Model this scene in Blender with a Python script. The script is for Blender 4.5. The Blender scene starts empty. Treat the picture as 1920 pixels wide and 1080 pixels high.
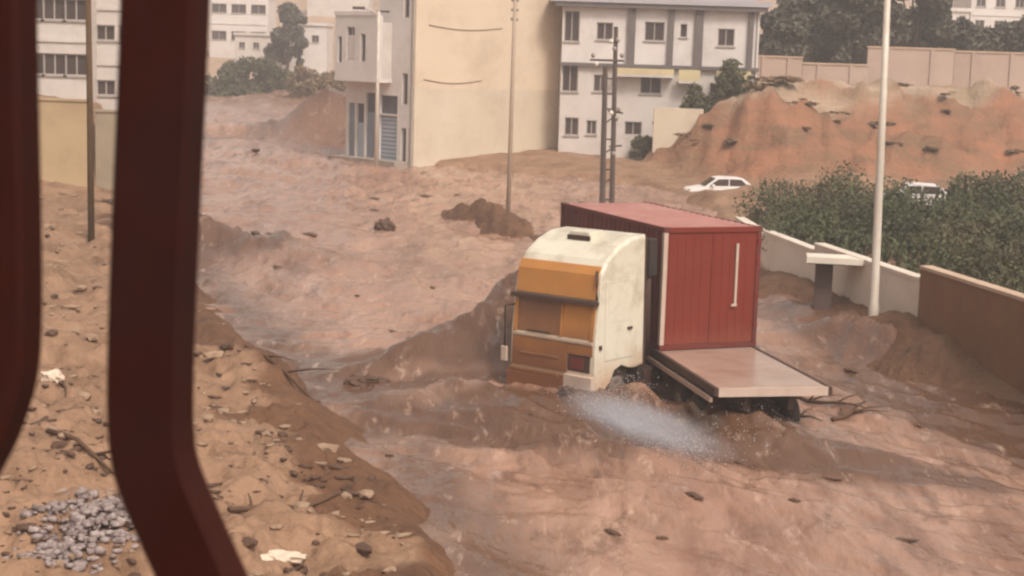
import bpy, bmesh, math, random
import numpy as np
from mathutils import Vector, Matrix
random.seed(7)
R = math.radians
sc = bpy.context.scene

# ------------------------------------------------------------------ camera
FPX, CX, CY, CAMZ = 3000.0, 960.0, 540.0, 8.0
PITCH, ROLL = math.atan(440.0 / FPX), R(1.8)
fwd = Vector((0, math.cos(PITCH), -math.sin(PITCH)))
r0 = Vector((1, 0, 0)); u0 = r0.cross(fwd)
right = math.cos(ROLL) * r0 + math.sin(ROLL) * u0
up = -math.sin(ROLL) * r0 + math.cos(ROLL) * u0
cam_d = bpy.data.cameras.new("camera")
cam = bpy.data.objects.new("camera", cam_d); sc.collection.objects.link(cam)
M3 = Matrix((right, up, -fwd)).transposed()
cam.matrix_world = Matrix.Translation((0, 0, CAMZ)) @ M3.to_4x4()
cam_d.sensor_width = 36; cam_d.lens = 36 * FPX / 1920
cam_d.clip_start = 0.05; cam_d.clip_end = 3000
cam_d.dof.use_dof = True; cam_d.dof.focus_distance = 45; cam_d.dof.aperture_fstop = 16
sc.camera = cam
O = Vector((0, 0, CAMZ))
def ray(px, py): return fwd + right * ((px - CX) / FPX) - up * ((py - CY) / FPX)
def PY(px, py, Y):
    r = ray(px, py); return O + r * (Y / r.y)
def PZ(px, py, Z):
    r = ray(px, py); return O + r * ((Z - CAMZ) / r.z)

# ------------------------------------------------------------------ world, sun, exposure
SUN_EL, SUN_AZ = R(52), R(150)      # azimuth from +Y (north) clockwise: sun behind the camera, to the right
w = bpy.data.worlds.new("World"); sc.world = w; w.use_nodes = True
nt = w.node_tree; nt.nodes.clear()
sky = nt.nodes.new("ShaderNodeTexSky"); sky.sky_type = 'NISHITA'; sky.sun_disc = False
sky.sun_elevation = SUN_EL; sky.sun_rotation = SUN_AZ
sky.air_density = 1.2; sky.dust_density = 6; sky.ozone_density = 0.6
hs = nt.nodes.new("ShaderNodeHueSaturation"); hs.inputs['Saturation'].default_value = 0.18
tint = nt.nodes.new("ShaderNodeMix"); tint.data_type = 'RGBA'; tint.blend_type = 'MULTIPLY'
tint.inputs['Factor'].default_value = 1.0; tint.inputs['B'].default_value = (1.0, 0.955, 0.91, 1)   # dusty overcast veil
bg = nt.nodes.new("ShaderNodeBackground"); bg.inputs['Strength'].default_value = 0.12
wo = nt.nodes.new("ShaderNodeOutputWorld")
nt.links.new(sky.outputs[0], hs.inputs['Color']); nt.links.new(hs.outputs[0], tint.inputs['A'])
nt.links.new(tint.outputs['Result'], bg.inputs['Color']); nt.links.new(bg.outputs[0], wo.inputs['Surface'])
sd = bpy.data.lights.new("sun", 'SUN'); sd.energy = 2.0; sd.angle = R(14); sd.color = (1, 0.945, 0.88)
so = bpy.data.objects.new("sun", sd); sc.collection.objects.link(so)
sdir = Vector((math.sin(SUN_AZ) * math.cos(SUN_EL), math.cos(SUN_AZ) * math.cos(SUN_EL), math.sin(SUN_EL)))
so.rotation_euler = (-sdir).to_track_quat('-Z', 'Y').to_euler(); so.location = (20, -20, 60)
sc.view_settings.view_transform = 'Standard'; sc.view_settings.look = 'None'
sc.view_settings.gamma = 1; sc.view_settings.use_curve_mapping = False
sc.view_settings.exposure = 0.46
sc.cycles.filter_width = 2.4           # the photograph is a soft video frame
sc.cycles.volume_bounces = 1; sc.cycles.volume_step_rate = 4
sc.cycles.max_bounces = 6

# ------------------------------------------------------------------ materials
def srgb(r, g, b):
    f = lambda c: (c / 255 / 12.92) if c / 255 <= 0.04045 else ((c / 255 + 0.055) / 1.055) ** 2.4
    return (f(r), f(g), f(b), 1)
def mat(name, c1, c2=None, scale=2.0, rough=0.8, bump=0.0, bscale=None, spec=0.3, metal=0.0, stain=None, sscale=0.6, samt=0.5, detail=6, coord='Object', stretch=None, bdist=0.05):
    m = bpy.data.materials.new(name); m.use_nodes = True
    n = m.node_tree; ns = n.nodes; bs = ns['Principled BSDF']
    bs.inputs['Roughness'].default_value = rough; bs.inputs['Metallic'].default_value = metal
    bs.inputs['Specular IOR Level'].default_value = spec
    c1 = tuple(c1[:3]) + (1,)
    c2 = tuple((c2 or tuple(0.75 * c for c in c1[:3]))[:3]) + (1,)
    tc = ns.new('ShaderNodeTexCoord'); mp = ns.new('ShaderNodeMapping')
    n.links.new(tc.outputs[coord], mp.inputs['Vector'])
    if stretch: mp.inputs['Scale'].default_value = stretch
    nz = ns.new('ShaderNodeTexNoise'); nz.inputs['Scale'].default_value = scale; nz.inputs['Detail'].default_value = detail
    nz.inputs['Roughness'].default_value = 0.62
    n.links.new(mp.outputs[0], nz.inputs['Vector'])
    cr = ns.new('ShaderNodeValToRGB'); cr.color_ramp.elements[0].position = 0.3; cr.color_ramp.elements[1].position = 0.7
    cr.color_ramp.elements[0].color = c1; cr.color_ramp.elements[1].color = c2
    n.links.new(nz.outputs['Fac'], cr.inputs['Fac']); col = cr.outputs[0]
    if stain:
        n2 = ns.new('ShaderNodeTexNoise'); n2.inputs['Scale'].default_value = sscale; n2.inputs['Detail'].default_value = 8
        n2.inputs['Roughness'].default_value = 0.7
        n.links.new(mp.outputs[0], n2.inputs['Vector'])
        r2 = ns.new('ShaderNodeValToRGB'); r2.color_ramp.elements[0].position = 0.48; r2.color_ramp.elements[1].position = 0.68
        n.links.new(n2.outputs['Fac'], r2.inputs['Fac'])
        ma = ns.new('ShaderNodeMath'); ma.operation = 'MULTIPLY'; ma.inputs[1].default_value = samt
        n.links.new(r2.outputs[0], ma.inputs[0])
        mx = ns.new('ShaderNodeMix'); mx.data_type = 'RGBA'; mx.inputs['B'].default_value = tuple(stain[:3]) + (1,)
        n.links.new(ma.outputs[0], mx.inputs['Factor']); n.links.new(col, mx.inputs['A']); col = mx.outputs['Result']
    n.links.new(col, bs.inputs['Base Color'])
    if bump:
        nb = ns.new('ShaderNodeTexNoise'); nb.inputs['Scale'].default_value = bscale or scale * 4; nb.inputs['Detail'].default_value = 6
        n.links.new(mp.outputs[0], nb.inputs['Vector'])
        b = ns.new('ShaderNodeBump'); b.inputs['Strength'].default_value = bump; b.inputs['Distance'].default_value = bdist
        n.links.new(nb.outputs['Fac'], b.inputs['Height']); n.links.new(b.outputs[0], bs.inputs['Normal'])
    return m
def zsplash(m, top, noise_amp, col, soft=0.25, nscale=0.8):
    """dried mud up to a ragged world height (a splash line with a shape of its own)"""
    n = m.node_tree; ns = n.nodes; bs = ns['Principled BSDF']
    src = bs.inputs['Base Color'].links[0].from_socket
    g = ns.new('ShaderNodeNewGeometry'); sx = ns.new('ShaderNodeSeparateXYZ'); n.links.new(g.outputs['Position'], sx.inputs[0])
    nz = ns.new('ShaderNodeTexNoise'); nz.inputs['Scale'].default_value = nscale; nz.inputs['Detail'].default_value = 7
    n.links.new(g.outputs['Position'], nz.inputs['Vector'])
    a = ns.new('ShaderNodeMath'); a.operation = 'MULTIPLY_ADD'; a.inputs[1].default_value = noise_amp; a.inputs[2].default_value = top - noise_amp * 0.5
    n.links.new(nz.outputs['Fac'], a.inputs[0])
    s = ns.new('ShaderNodeMath'); s.operation = 'SUBTRACT'; n.links.new(a.outputs[0], s.inputs[0]); n.links.new(sx.outputs['Z'], s.inputs[1])
    d = ns.new('ShaderNodeMath'); d.operation = 'DIVIDE'; d.use_clamp = True; d.inputs[1].default_value = soft; n.links.new(s.outputs[0], d.inputs[0])
    mx = ns.new('ShaderNodeMix'); mx.data_type = 'RGBA'; mx.inputs['B'].default_value = tuple(col[:3]) + (1,)
    n.links.new(d.outputs[0], mx.inputs['Factor']); n.links.new(src, mx.inputs['A']); n.links.new(mx.outputs['Result'], bs.inputs['Base Color'])
    return m

MUD = (0.25, 0.125, 0.066)
MUDW = (0.45, 0.262, 0.178)
M = {}
M['bar'] = mat('dark_red_paint', (0.041, 0.0078, 0.0045), (0.027, 0.0052, 0.0034), scale=9, rough=0.6, bump=0.15, bscale=60, spec=0.12, stain=(0.02, 0.012, 0.012), sscale=4, samt=0.5, bdist=0.002)
M['plaster'] = mat('house_plaster', (0.5, 0.42, 0.34), (0.45, 0.37, 0.3), scale=1.5)
M['cream'] = mat('cream_plaster', (0.64, 0.51, 0.375), (0.60, 0.465, 0.335), scale=0.35, rough=0.9, stain=(0.44, 0.32, 0.22), sscale=0.28, samt=0.55, bump=0.2, bscale=6)
M['cream2'] = mat('pale_base_plaster', (0.60, 0.50, 0.38), (0.54, 0.43, 0.31), scale=0.3, rough=0.9, stain=(0.42, 0.32, 0.23), sscale=0.35, samt=0.5, bump=0.2, bscale=6)
M['white'] = mat('white_plaster', (0.67, 0.605, 0.56), (0.60, 0.53, 0.485), scale=0.5, rough=0.85, stain=(0.44, 0.37, 0.32), sscale=0.4, samt=0.5)
M['white2'] = mat('greyish_white_plaster', (0.60, 0.53, 0.475), (0.53, 0.46, 0.41), scale=0.6, rough=0.85, stain=(0.38, 0.32, 0.28), sscale=0.5, samt=0.5)
M['yellowplaster'] = mat('yellow_plaster', (0.62, 0.50, 0.28), (0.54, 0.43, 0.25), scale=0.6, rough=0.85, stain=(0.4, 0.3, 0.2), sscale=0.5)
M['ochre'] = mat('ochre_render', (0.44, 0.315, 0.18), (0.38, 0.265, 0.15), scale=0.5, rough=0.9, stain=(0.36, 0.24, 0.14), sscale=0.5, samt=0.6)
M['greywall'] = mat('grey_olive_render', (0.33, 0.26, 0.18), (0.28, 0.21, 0.14), scale=0.6, rough=0.9, stain=(0.22, 0.16, 0.11))
M['frame'] = mat('window_frame_paint', (0.42, 0.36, 0.32), scale=3, rough=0.6)
M['trim'] = mat('dark_trim_paint', (0.145, 0.118, 0.11), (0.12, 0.097, 0.09), scale=1, rough=0.7)
M['roofgrey'] = mat('grey_roof_render', (0.42, 0.38, 0.39), (0.37, 0.33, 0.34), scale=0.6, rough=0.8)
M['glass'] = mat('dark_window_glass', (0.05, 0.034, 0.03), (0.075, 0.05, 0.042), scale=0.8, rough=0.15, spec=0.5)
M['shutter'] = mat('blue_grey_shutter', (0.20, 0.22, 0.26), (0.16, 0.18, 0.215), scale=1, rough=0.55, stain=(0.25, 0.2, 0.16), samt=0.4)
M['bluedoor'] = mat('pale_blue_door', (0.36, 0.40, 0.44), (0.30, 0.34, 0.38), scale=1, rough=0.55, stain=(0.3, 0.22, 0.16), samt=0.4)
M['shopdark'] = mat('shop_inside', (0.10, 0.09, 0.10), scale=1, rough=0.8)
M['concrete'] = mat('weathered_concrete', (0.34, 0.28, 0.23), (0.27, 0.21, 0.17), scale=1.2, rough=0.9, bump=0.3, stain=(0.2, 0.14, 0.1))
M['poleconc'] = mat('pole_concrete', (0.105, 0.075, 0.062), (0.075, 0.052, 0.043), scale=2, rough=0.85)
M['palepole'] = mat('galvanised_pole', (0.60, 0.52, 0.44), (0.52, 0.44, 0.36), scale=2, rough=0.5, metal=0.1, stain=(0.4, 0.3, 0.2))
M['tanpole'] = mat('tan_pole', (0.42, 0.31, 0.23), (0.35, 0.25, 0.18), scale=2, rough=0.7)
M['woodpole'] = mat('brown_wooden_pole', (0.10, 0.052, 0.018), (0.075, 0.038, 0.014), scale=3, rough=0.85)
M['ceramic'] = mat('insulator', (0.35, 0.27, 0.23), scale=5, rough=0.3)
M['black'] = mat('black_rubber', (0.022, 0.018, 0.016), (0.05, 0.032, 0.024), scale=3, rough=0.75)
M['cable'] = mat('cable', (0.16, 0.10, 0.07), scale=3, rough=0.6)
M['red'] = zsplash(mat('red_container_paint', (0.195, 0.028, 0.016), (0.16, 0.023, 0.013), scale=0.7, rough=0.6, spec=0.22, stain=(0.17, 0.035, 0.023), sscale=1.2, samt=0.55, bump=0.08, bscale=3), 1.75, 0.7, (0.24, 0.075, 0.045), 0.9)
M['redside'] = mat('red_container_side', (0.16, 0.03, 0.022), (0.12, 0.024, 0.018), scale=0.8, rough=0.6, stain=(0.08, 0.03, 0.022), samt=0.6)
M['redroof'] = mat('faded_red_roof', (0.37, 0.17, 0.14), (0.30, 0.11, 0.088), scale=0.8, rough=0.5, stain=(0.36, 0.24, 0.195), sscale=0.7, samt=0.8)
M['palemetal'] = mat('pale_scuffed_metal', (0.55, 0.42, 0.34), (0.45, 0.32, 0.25), scale=2, rough=0.5)
M['deck'] = mat('muddy_wet_deck', (0.40, 0.275, 0.215), (0.31, 0.20, 0.15), scale=1.1, rough=0.25, spec=0.4, stain=(0.27, 0.15, 0.10), sscale=0.9, samt=0.6)
M['chassis'] = mat('dark_chassis', (0.07, 0.035, 0.024), (0.05, 0.026, 0.018), scale=2, rough=0.7)
M['cabwhite'] = zsplash(mat('cab_white_paint', (0.66, 0.60, 0.48), (0.60, 0.53, 0.41), scale=0.9, rough=0.4, spec=0.4, stain=(0.40, 0.33, 0.235), sscale=1.1, samt=0.85), 1.5, 1.6, (0.5, 0.33, 0.21), 0.9, 1.5)
M['caborange'] = zsplash(mat('cab_orange_paint', (0.50, 0.215, 0.055), (0.43, 0.175, 0.045), scale=1.2, rough=0.45, spec=0.35, stain=(0.40, 0.19, 0.075), sscale=1.3, samt=0.5), 2.35, 1.5, (0.195, 0.078, 0.037), 1.3, 1.3)
M['mudglass'] = mat('muddy_windscreen', (0.235, 0.10, 0.043), (0.19, 0.078, 0.033), scale=1.2, rough=0.3, spec=0.5, stain=(0.28, 0.13, 0.06), sscale=2)
M['wall'] = zsplash(mat('whitewashed_wall', (0.66, 0.565, 0.47), (0.60, 0.50, 0.41), scale=0.6, rough=0.9, stain=(0.48, 0.37, 0.28), sscale=0.7, samt=0.5, bump=0.2), 0.80, 1.5, (0.27, 0.135, 0.072), 0.3, 0.6)
M['wallmud'] = mat('mud_soaked_wall', (0.225, 0.102, 0.047), (0.17, 0.076, 0.034), scale=0.5, rough=0.85, stain=(0.23, 0.12, 0.062), sscale=0.6, samt=0.7, bump=0.3)
M['coping'] = mat('pale_coping', (0.50, 0.36, 0.26), (0.42, 0.28, 0.19), scale=1.4, rough=0.9)
M['shelterpost'] = mat('dark_shelter_pillar', (0.115, 0.075, 0.062), (0.09, 0.057, 0.047), scale=1.5, rough=0.8)
M['shelterroof'] = mat('white_shelter_roof', (0.72, 0.64, 0.54), (0.64, 0.55, 0.45), scale=1.5, rough=0.7)
M['terrwall'] = mat('pinkish_boundary_wall', (0.47, 0.345, 0.275), (0.41, 0.29, 0.23), scale=0.3, rough=0.9, stain=(0.33, 0.23, 0.175), sscale=0.25, samt=0.6)
M['reed'] = mat('reed_leaf', (0.085, 0.096, 0.038), (0.036, 0.04, 0.018), scale=0.2, rough=0.7, stain=(0.15, 0.098, 0.055), sscale=0.3, samt=0.8)
M['leafgrey'] = mat('grey_green_leaf', (0.115, 0.102, 0.072), (0.085, 0.077, 0.054), scale=0.5, rough=0.8)
M['leaf'] = mat('olive_leaf', (0.085, 0.082, 0.035), (0.06, 0.06, 0.025), scale=0.7, rough=0.75)
M['dryleaf'] = mat('dry_scrub_leaf', (0.235, 0.15, 0.085), (0.17, 0.112, 0.06), scale=0.8, rough=0.85)
M['bark'] = mat('bark', (0.12, 0.075, 0.05), (0.08, 0.05, 0.035), scale=4, rough=0.9)
M['stone'] = mat('pale_rubble', (0.36, 0.24, 0.155), (0.22, 0.135, 0.085), scale=3, rough=0.9, bump=0.4)
M['stoneg'] = mat('grey_gravel', (0.42, 0.33, 0.30), (0.10, 0.065, 0.058), scale=5.5, rough=0.9)
M['stoned'] = mat('dark_wet_debris', (0.10, 0.05, 0.03), (0.075, 0.038, 0.022), scale=3, rough=0.6)
M['wood'] = mat('wet_driftwood', (0.115, 0.058, 0.03), (0.08, 0.04, 0.022), scale=4, rough=0.7)
M['sack'] = mat('pale_sacking', (0.66, 0.52, 0.40), (0.55, 0.42, 0.31), scale=4, rough=0.8)
M['carwhite'] = mat('white_car_paint', (0.80, 0.74, 0.70), (0.76, 0.69, 0.65), scale=2, rough=0.3, spec=0.5)
M['rim'] = mat('wheel_rim', (0.3, 0.24, 0.2), scale=3, rough=0.5, metal=0.4)
M['lamp'] = mat('lamp_lens', (0.6, 0.5, 0.4), scale=3, rough=0.2)

# ------------------------------------------------------------------ helpers
COL = sc.collection
def link(o, parent=None):
    COL.objects.link(o)
    if parent is not None: o.parent = parent
    return o
def tag(o, label=None, cat=None, group=None, kind=None):
    if label: o['label'] = label
    if cat: o['category'] = cat
    if group: o['group'] = group
    if kind: o['kind'] = kind
    return o
def empty(name, loc=(0, 0, 0), rz=0, label=None, cat=None, group=None):
    o = bpy.data.objects.new(name, None); o.empty_display_size = 0.3; link(o)
    o.location = loc; o.rotation_euler = (0, 0, rz)
    return tag(o, label, cat, group)
def obj(name, bm, m, parent=None, smooth=False, bevel=0, seg=2):
    if bevel:
        bmesh.ops.bevel(bm, geom=[e for e in bm.edges], offset=bevel, segments=seg, profile=0.6, affect='EDGES', clamp_overlap=True)
    bmesh.ops.recalc_face_normals(bm, faces=bm.faces[:])
    me = bpy.data.meshes.new(name); bm.to_mesh(me); bm.free()
    me.materials.append(m)
    if smooth:
        for p in me.polygons: p.use_smooth = True
    return link(bpy.data.objects.new(name, me), parent)
def pyobj(name, v, f, m, parent=None, smooth=False):
    me = bpy.data.meshes.new(name); me.from_pydata(v, [], f); me.update(); me.materials.append(m)
    if smooth: me.polygons.foreach_set('use_smooth', [True] * len(me.polygons))
    return link(bpy.data.objects.new(name, me), parent)
def copyobj(o, parent=None):
    c = o.copy(); link(c); c.parent = parent
    for ch in o.children: copyobj(ch, c)
    return c
def box(bm, x0, x1, y0, y1, z0, z1):
    vs = [bm.verts.new(p) for p in ((x0,y0,z0),(x1,y0,z0),(x1,y1,z0),(x0,y1,z0),(x0,y0,z1),(x1,y0,z1),(x1,y1,z1),(x0,y1,z1))]
    for f in ((0,1,2,3),(4,7,6,5),(0,4,5,1),(1,5,6,2),(2,6,7,3),(3,7,4,0)): bm.faces.new([vs[i] for i in f])
    return vs
def bxo(name, dims, m, parent=None, bevel=0):
    bm = bmesh.new(); box(bm, *dims); return obj(name, bm, m, parent, bevel=bevel)
def tube(bm, pts, rad, n=8, cap=True):
    pts = [Vector(p) for p in pts]
    rads = rad if isinstance(rad, (list, tuple)) else [rad] * len(pts)
    rings = []
    for i, p in enumerate(pts):
        t = (pts[min(i + 1, len(pts) - 1)] - pts[max(i - 1, 0)]).normalized()
        a = t.cross(Vector((0, 0, 1)));
        if a.length < 1e-3: a = t.cross(Vector((0, 1, 0)))
        a.normalize(); b = t.cross(a)
        rings.append([bm.verts.new(p + (a * math.cos(k * 2 * math.pi / n) + b * math.sin(k * 2 * math.pi / n)) * rads[i]) for k in range(n)])
    for i in range(len(rings) - 1):
        for k in range(n):
            bm.faces.new((rings[i][k], rings[i][(k + 1) % n], rings[i + 1][(k + 1) % n], rings[i + 1][k]))
    if cap:
        bm.faces.new(rings[0]); bm.faces.new(rings[-1][::-1])
def tubo(name, pts, rad, m, parent=None, n=8):
    bm = bmesh.new(); tube(bm, pts, rad, n); return obj(name, bm, m, parent, smooth=n > 6)
def prism(bm, prof, y0, y1, ax='y'):
    """prof: list of (a,z); extruded along the other horizontal axis"""
    f = (lambda a, z, t: (a, t, z)) if ax == 'y' else (lambda a, z, t: (t, a, z))
    A = [bm.verts.new(f(a, z, y0)) for a, z in prof]; B = [bm.verts.new(f(a, z, y1)) for a, z in prof]
    n = len(prof)
    bm.faces.new(A); bm.faces.new(B[::-1])
    for i in range(n): bm.faces.new((A[i], B[i], B[(i + 1) % n], A[(i + 1) % n]))

# value/gradient noise in numpy
def _hash(ix, iy, seed):
    h = (ix.astype(np.int64) * 374761393 + iy.astype(np.int64) * 668265263 + seed * 974634777) & 0x7fffffff
    h = ((h ^ (h >> 13)) * 1274126177) & 0x7fffffff
    return ((h ^ (h >> 16)) & 0xffff) / 65535.0
def vn(x, y, seed=0):
    ix, iy = np.floor(x), np.floor(y); fx, fy = x - ix, y - iy
    fx = fx * fx * fx * (fx * (fx * 6 - 15) + 10); fy = fy * fy * fy * (fy * (fy * 6 - 15) + 10)
    a, b, c, d = _hash(ix, iy, seed), _hash(ix + 1, iy, seed), _hash(ix, iy + 1, seed), _hash(ix + 1, iy + 1, seed)
    return (a * (1 - fx) + b * fx) * (1 - fy) + (c * (1 - fx) + d * fx) * fy - 0.5
def fbm(x, y, oct=4, seed=0, gain=0.5):
    t = np.zeros_like(x); a = 1.0; ca, sa = math.cos(0.6), math.sin(0.6)
    for i in range(oct):
        t = t + a * vn(x, y, seed + i * 17); x, y = (x * ca - y * sa) * 2.03 + 5.2, (x * sa + y * ca) * 2.03 + 1.7; a *= gain
    return t
def ridge(x, y, oct=4, seed=0):
    t = np.zeros_like(x); a = 1.0; ca, sa = math.cos(0.5), math.sin(0.5)
    for i in range(oct):
        t = t + a * (0.25 - np.abs(vn(x, y, seed + i * 13))); x, y = (x * ca - y * sa) * 2.1 + 3.1, (x * sa + y * ca) * 2.1 + 7.7; a *= 0.5
    return t
def sstep(a, b, x):
    t = np.clip((x - a) / (b - a), 0, 1); return t * t * (3 - 2 * t)

# ------------------------------------------------------------------ river and terrain heights
def hump(x, y, cx, cy, a, b, ang, h):
    c, s = math.cos(ang), math.sin(ang); dx, dy = x - cx, y - cy
    return h * np.exp(-(((dx * c + dy * s) / a) ** 2 + ((-dx * s + dy * c) / b) ** 2))
def zw(y): return 0.018 * np.clip(y - 37, -20, 150)
LEFT = np.array([(-60, 9), (0, 5), (10, 3.2), (18, 1.2), (24.4, -0.5), (29, -1.8), (35, -4.0), (40, -5.9), (49, -9.3), (56, -12.0), (70, -16), (107, -23), (165, -33), (240, -48)], float)
RIGHT = np.array([(-60, 20), (20, 15.2), (37, 12.2), (54, 9.0), (62, 8.6), (78, 9.6), (90, 7.5), (97, -4.0), (103, -8.5), (118, -13.5), (165, -18), (240, -26)], float)
def xl(y): return np.interp(y, LEFT[:, 0], LEFT[:, 1])
def xr(y): return np.interp(y, RIGHT[:, 0], RIGHT[:, 1])
TOE = np.array([(3, 112), (7.5, 99), (11, 87), (15, 85), (22, 89), (30, 94), (60, 108), (140, 130)], float)
def height(x, y):
    n1 = fbm(x * 0.35, y * 0.35, 5, 3); n2 = fbm(x * 1.6, y * 1.6, 4, 9); n3 = fbm(x * 0.06, y * 0.06, 3, 21)
    w0 = zw(y)
    # left bank
    dl = xl(y) - x + n1 * 0.8
    steep = 0.75 + 0.7 * sstep(20, 34, y)
    bankh = 0.55 * sstep(0.0, steep, dl) + 0.65 * sstep(0.8, 9, dl) + 0.8 * sstep(8, 30, dl)
    hl = w0 - 0.9 + 0.9 * sstep(-1.2, 0.1, dl) + bankh + (n2 * 0.34 + n1 * 0.42 + ridge(x * 1.1, y * 0.8, 4, 15) * 0.22 + fbm(x * 5, y * 4, 3, 19) * 0.10) * sstep(0, 2, dl) * (1 - sstep(60, 75, y) * .6)
    # raised terrace behind the retaining walls
    terr = sstep(72.6, 73.2, y) * sstep(1.8, 3.2, dl) * (1 - sstep(100, 118, y))
    hl = hl + terr * 3.3
    # right bank
    dr = x - xr(y)
    hr = w0 - 0.9 + 1.15 * sstep(-1.0, 0.5, dr) + 0.35 * sstep(0, 10, dr) + (n1 * 0.3 + n2 * 0.1) * sstep(0.5, 4, dr)
    hr = hr + 1.2 * np.exp(-((dr + 0.75) / (1.15 + .3 * n1)) ** 2) * sstep(36, 42, y) * (1 - sstep(52, 59, y)) * (1 + .6 * n1 + .15 * n2)
    # hillside
    dh = (y - np.interp(x, TOE[:, 0], TOE[:, 1])) * sstep(2.0, 9.0, x)
    hill = 4.75 * sstep(-1.5, 15, dh + n1 * 1.3) ** 0.85 * sstep(4.0, 16.5, x + n1 * 1.5)
    slope_mask = sstep(0, 2, dh) * (1 - sstep(13, 16, dh))
    rill = ridge(x * 0.45 + n1, y * 0.16, 4, 31)
    hill = hill + slope_mask * (rill * 0.45 + n1 * 0.6 + n2 * 0.45 + fbm(x * .8, y * .5, 4, 37) * .5)
    hr = hr + hill
    h = np.where(x < 0.5 * (xl(y) + xr(y)), hl, hr)
    # mud mound at the thin pole
    h = h + hump(x, y, -0.2, 68.3, 7.5, 1.2, R(-63), 1.3) * (1 + .9 * n1 + .8 * n2)
    h = h + (1.1 + n1 * .8) * np.exp(-(((x - 13) / 8) ** 2 + ((y - 80) / 1.6) ** 2))
    # far ground climbs
    far = np.clip(y - 178, 0, 400) * 0.125 * sstep(178, 200, y)
    h = h + np.where(x < -2, far, np.maximum(far * 0.6, 0)) + n3 * 6 * sstep(190, 280, y)
    return h
def H(x, y): return float(height(np.array([float(x)]), np.array([float(y)]))[0])
def Zw(y): return float(zw(np.array([float(y)]))[0])

# debris-laden brown earth
def earth_material():
    m = mat('muddy_earth', (0.32, 0.185, 0.11), (0.205, 0.113, 0.064), scale=0.6, rough=0.75, bump=1.0, bscale=3.0, stain=(0.15, 0.078, 0.04), sscale=0.9, samt=0.9, bdist=0.16, detail=10)
    n = m.node_tree; ns = n.nodes; bs = ns['Principled BSDF']
    src = bs.inputs['Base Color'].links[0].from_socket
    # red clay of the hillside, dry pale earth far up the valley (masks are a vertex attribute of the ground itself)
    at = ns.new('ShaderNodeAttribute'); at.attribute_name = 'soil'
    sp = ns.new('ShaderNodeSeparateColor'); n.links.new(at.outputs['Color'], sp.inputs[0])
    def layer(src, sock, c1, c2, sc_, st=None):
        tc = ns.new('ShaderNodeTexCoord'); mp = ns.new('ShaderNodeMapping'); n.links.new(tc.outputs['Object'], mp.inputs[0])
        if st: mp.inputs['Scale'].default_value = st
        nz = ns.new('ShaderNodeTexNoise'); nz.inputs['Scale'].default_value = sc_; nz.inputs['Detail'].default_value = 8; nz.inputs['Roughness'].default_value = 0.65
        n.links.new(mp.outputs[0], nz.inputs['Vector'])
        cr = ns.new('ShaderNodeValToRGB'); e = cr.color_ramp.elements
        e[0].position = 0.36; e[0].color = c1 + (1,); e[1].position = 0.64; e[1].color = c2 + (1,)
        n.links.new(nz.outputs['Fac'], cr.inputs['Fac'])
        mx = ns.new('ShaderNodeMix'); mx.data_type = 'RGBA'
        n.links.new(sock, mx.inputs['Factor']); n.links.new(src, mx.inputs['A']); n.links.new(cr.outputs[0], mx.inputs['B'])
        return mx.outputs['Result']
    c = layer(layer(src, sp.outputs['Red'], (0.295, 0.122, 0.062), (0.17, 0.092, 0.048), 0.45, (0.6, 0.6, 1.8)), sp.outputs['Alpha'] if 'Alpha' in sp.outputs else at.outputs['Alpha'], (0.41, 0.285, 0.205), (0.24, 0.165, 0.095), 0.35, (0.45, 0.8, 3))
    c = layer(c, sp.outputs['Green'], (0.42, 0.29, 0.20), (0.33, 0.215, 0.14), 0.25)
    c = layer(c, sp.outputs['Blue'], (0.135, 0.06, 0.027), (0.085, 0.037, 0.017), 0.8)
    n.links.new(c, bs.inputs['Base Color'])
    return m
M['earth'] = earth_material()

def grid_mesh(name, ys, us, zfun, m, keep=None):
    Y, U = np.meshgrid(ys, us, indexing='ij'); X = U * np.maximum(Y, 14.0)
    x, y = X.ravel(), Y.ravel(); z = zfun(x, y)
    ny, nu = len(ys), len(us)
    idx = np.arange(ny * nu).reshape(ny, nu)
    q = np.stack([idx[:-1, :-1], idx[:-1, 1:], idx[1:, 1:], idx[1:, :-1]], -1).reshape(-1, 4)
    if keep is not None:
        k = keep(x, y); q = q[k[q].any(1)]
        used = np.unique(q); re = np.full(ny * nu, -1); re[used] = np.arange(len(used)); q = re[q]; x, y, z = x[used], y[used], z[used]
    me = bpy.data.meshes.new(name)
    me.vertices.add(len(x)); me.vertices.foreach_set('co', np.stack([x, y, z], 1).ravel())
    me.loops.add(len(q) * 4); me.loops.foreach_set('vertex_index', q.ravel().astype(np.int32))
    me.polygons.add(len(q)); me.polygons.foreach_set('loop_start', np.arange(0, len(q) * 4, 4, dtype=np.int32))
    me.polygons.foreach_set('use_smooth', np.ones(len(q), bool))
    me.update(calc_edges=True); me.validate(); me.materials.append(m)
    o = link(bpy.data.objects.new(name, me)); o['kind'] = 'structure'
    return o, x, y, z
t = np.linspace(0, 1, 520)
ys = np.concatenate([np.linspace(-20, 13, 14), 1 / np.interp(t, [0, 1], [1 / 14.0, 1 / 230.0])])
ys = np.concatenate([ys, np.linspace(240, 900, 60)])
us = np.concatenate([np.linspace(-2.2, -0.62, 14), np.linspace(-0.6, 0.6, 420), np.linspace(0.62, 2.2, 14)])
ground, gx, gy, gz = grid_mesh('ground', ys, us, height, M['earth'])
nn = fbm(gx * 0.5, gy * 0.5, 4, 77)
dh = (gy - np.interp(gx, TOE[:, 0], TOE[:, 1])) * sstep(2, 9, gx)
redm = sstep(-1.5, 2.0, dh + nn * 2) * sstep(4, 8, gx) * (1 - sstep(16, 24, dh))
palem = np.clip(sstep(110, 150, gy) * (gx < 5) + sstep(16, 26, dh) * (gx >= 5), 0, 1)
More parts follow.
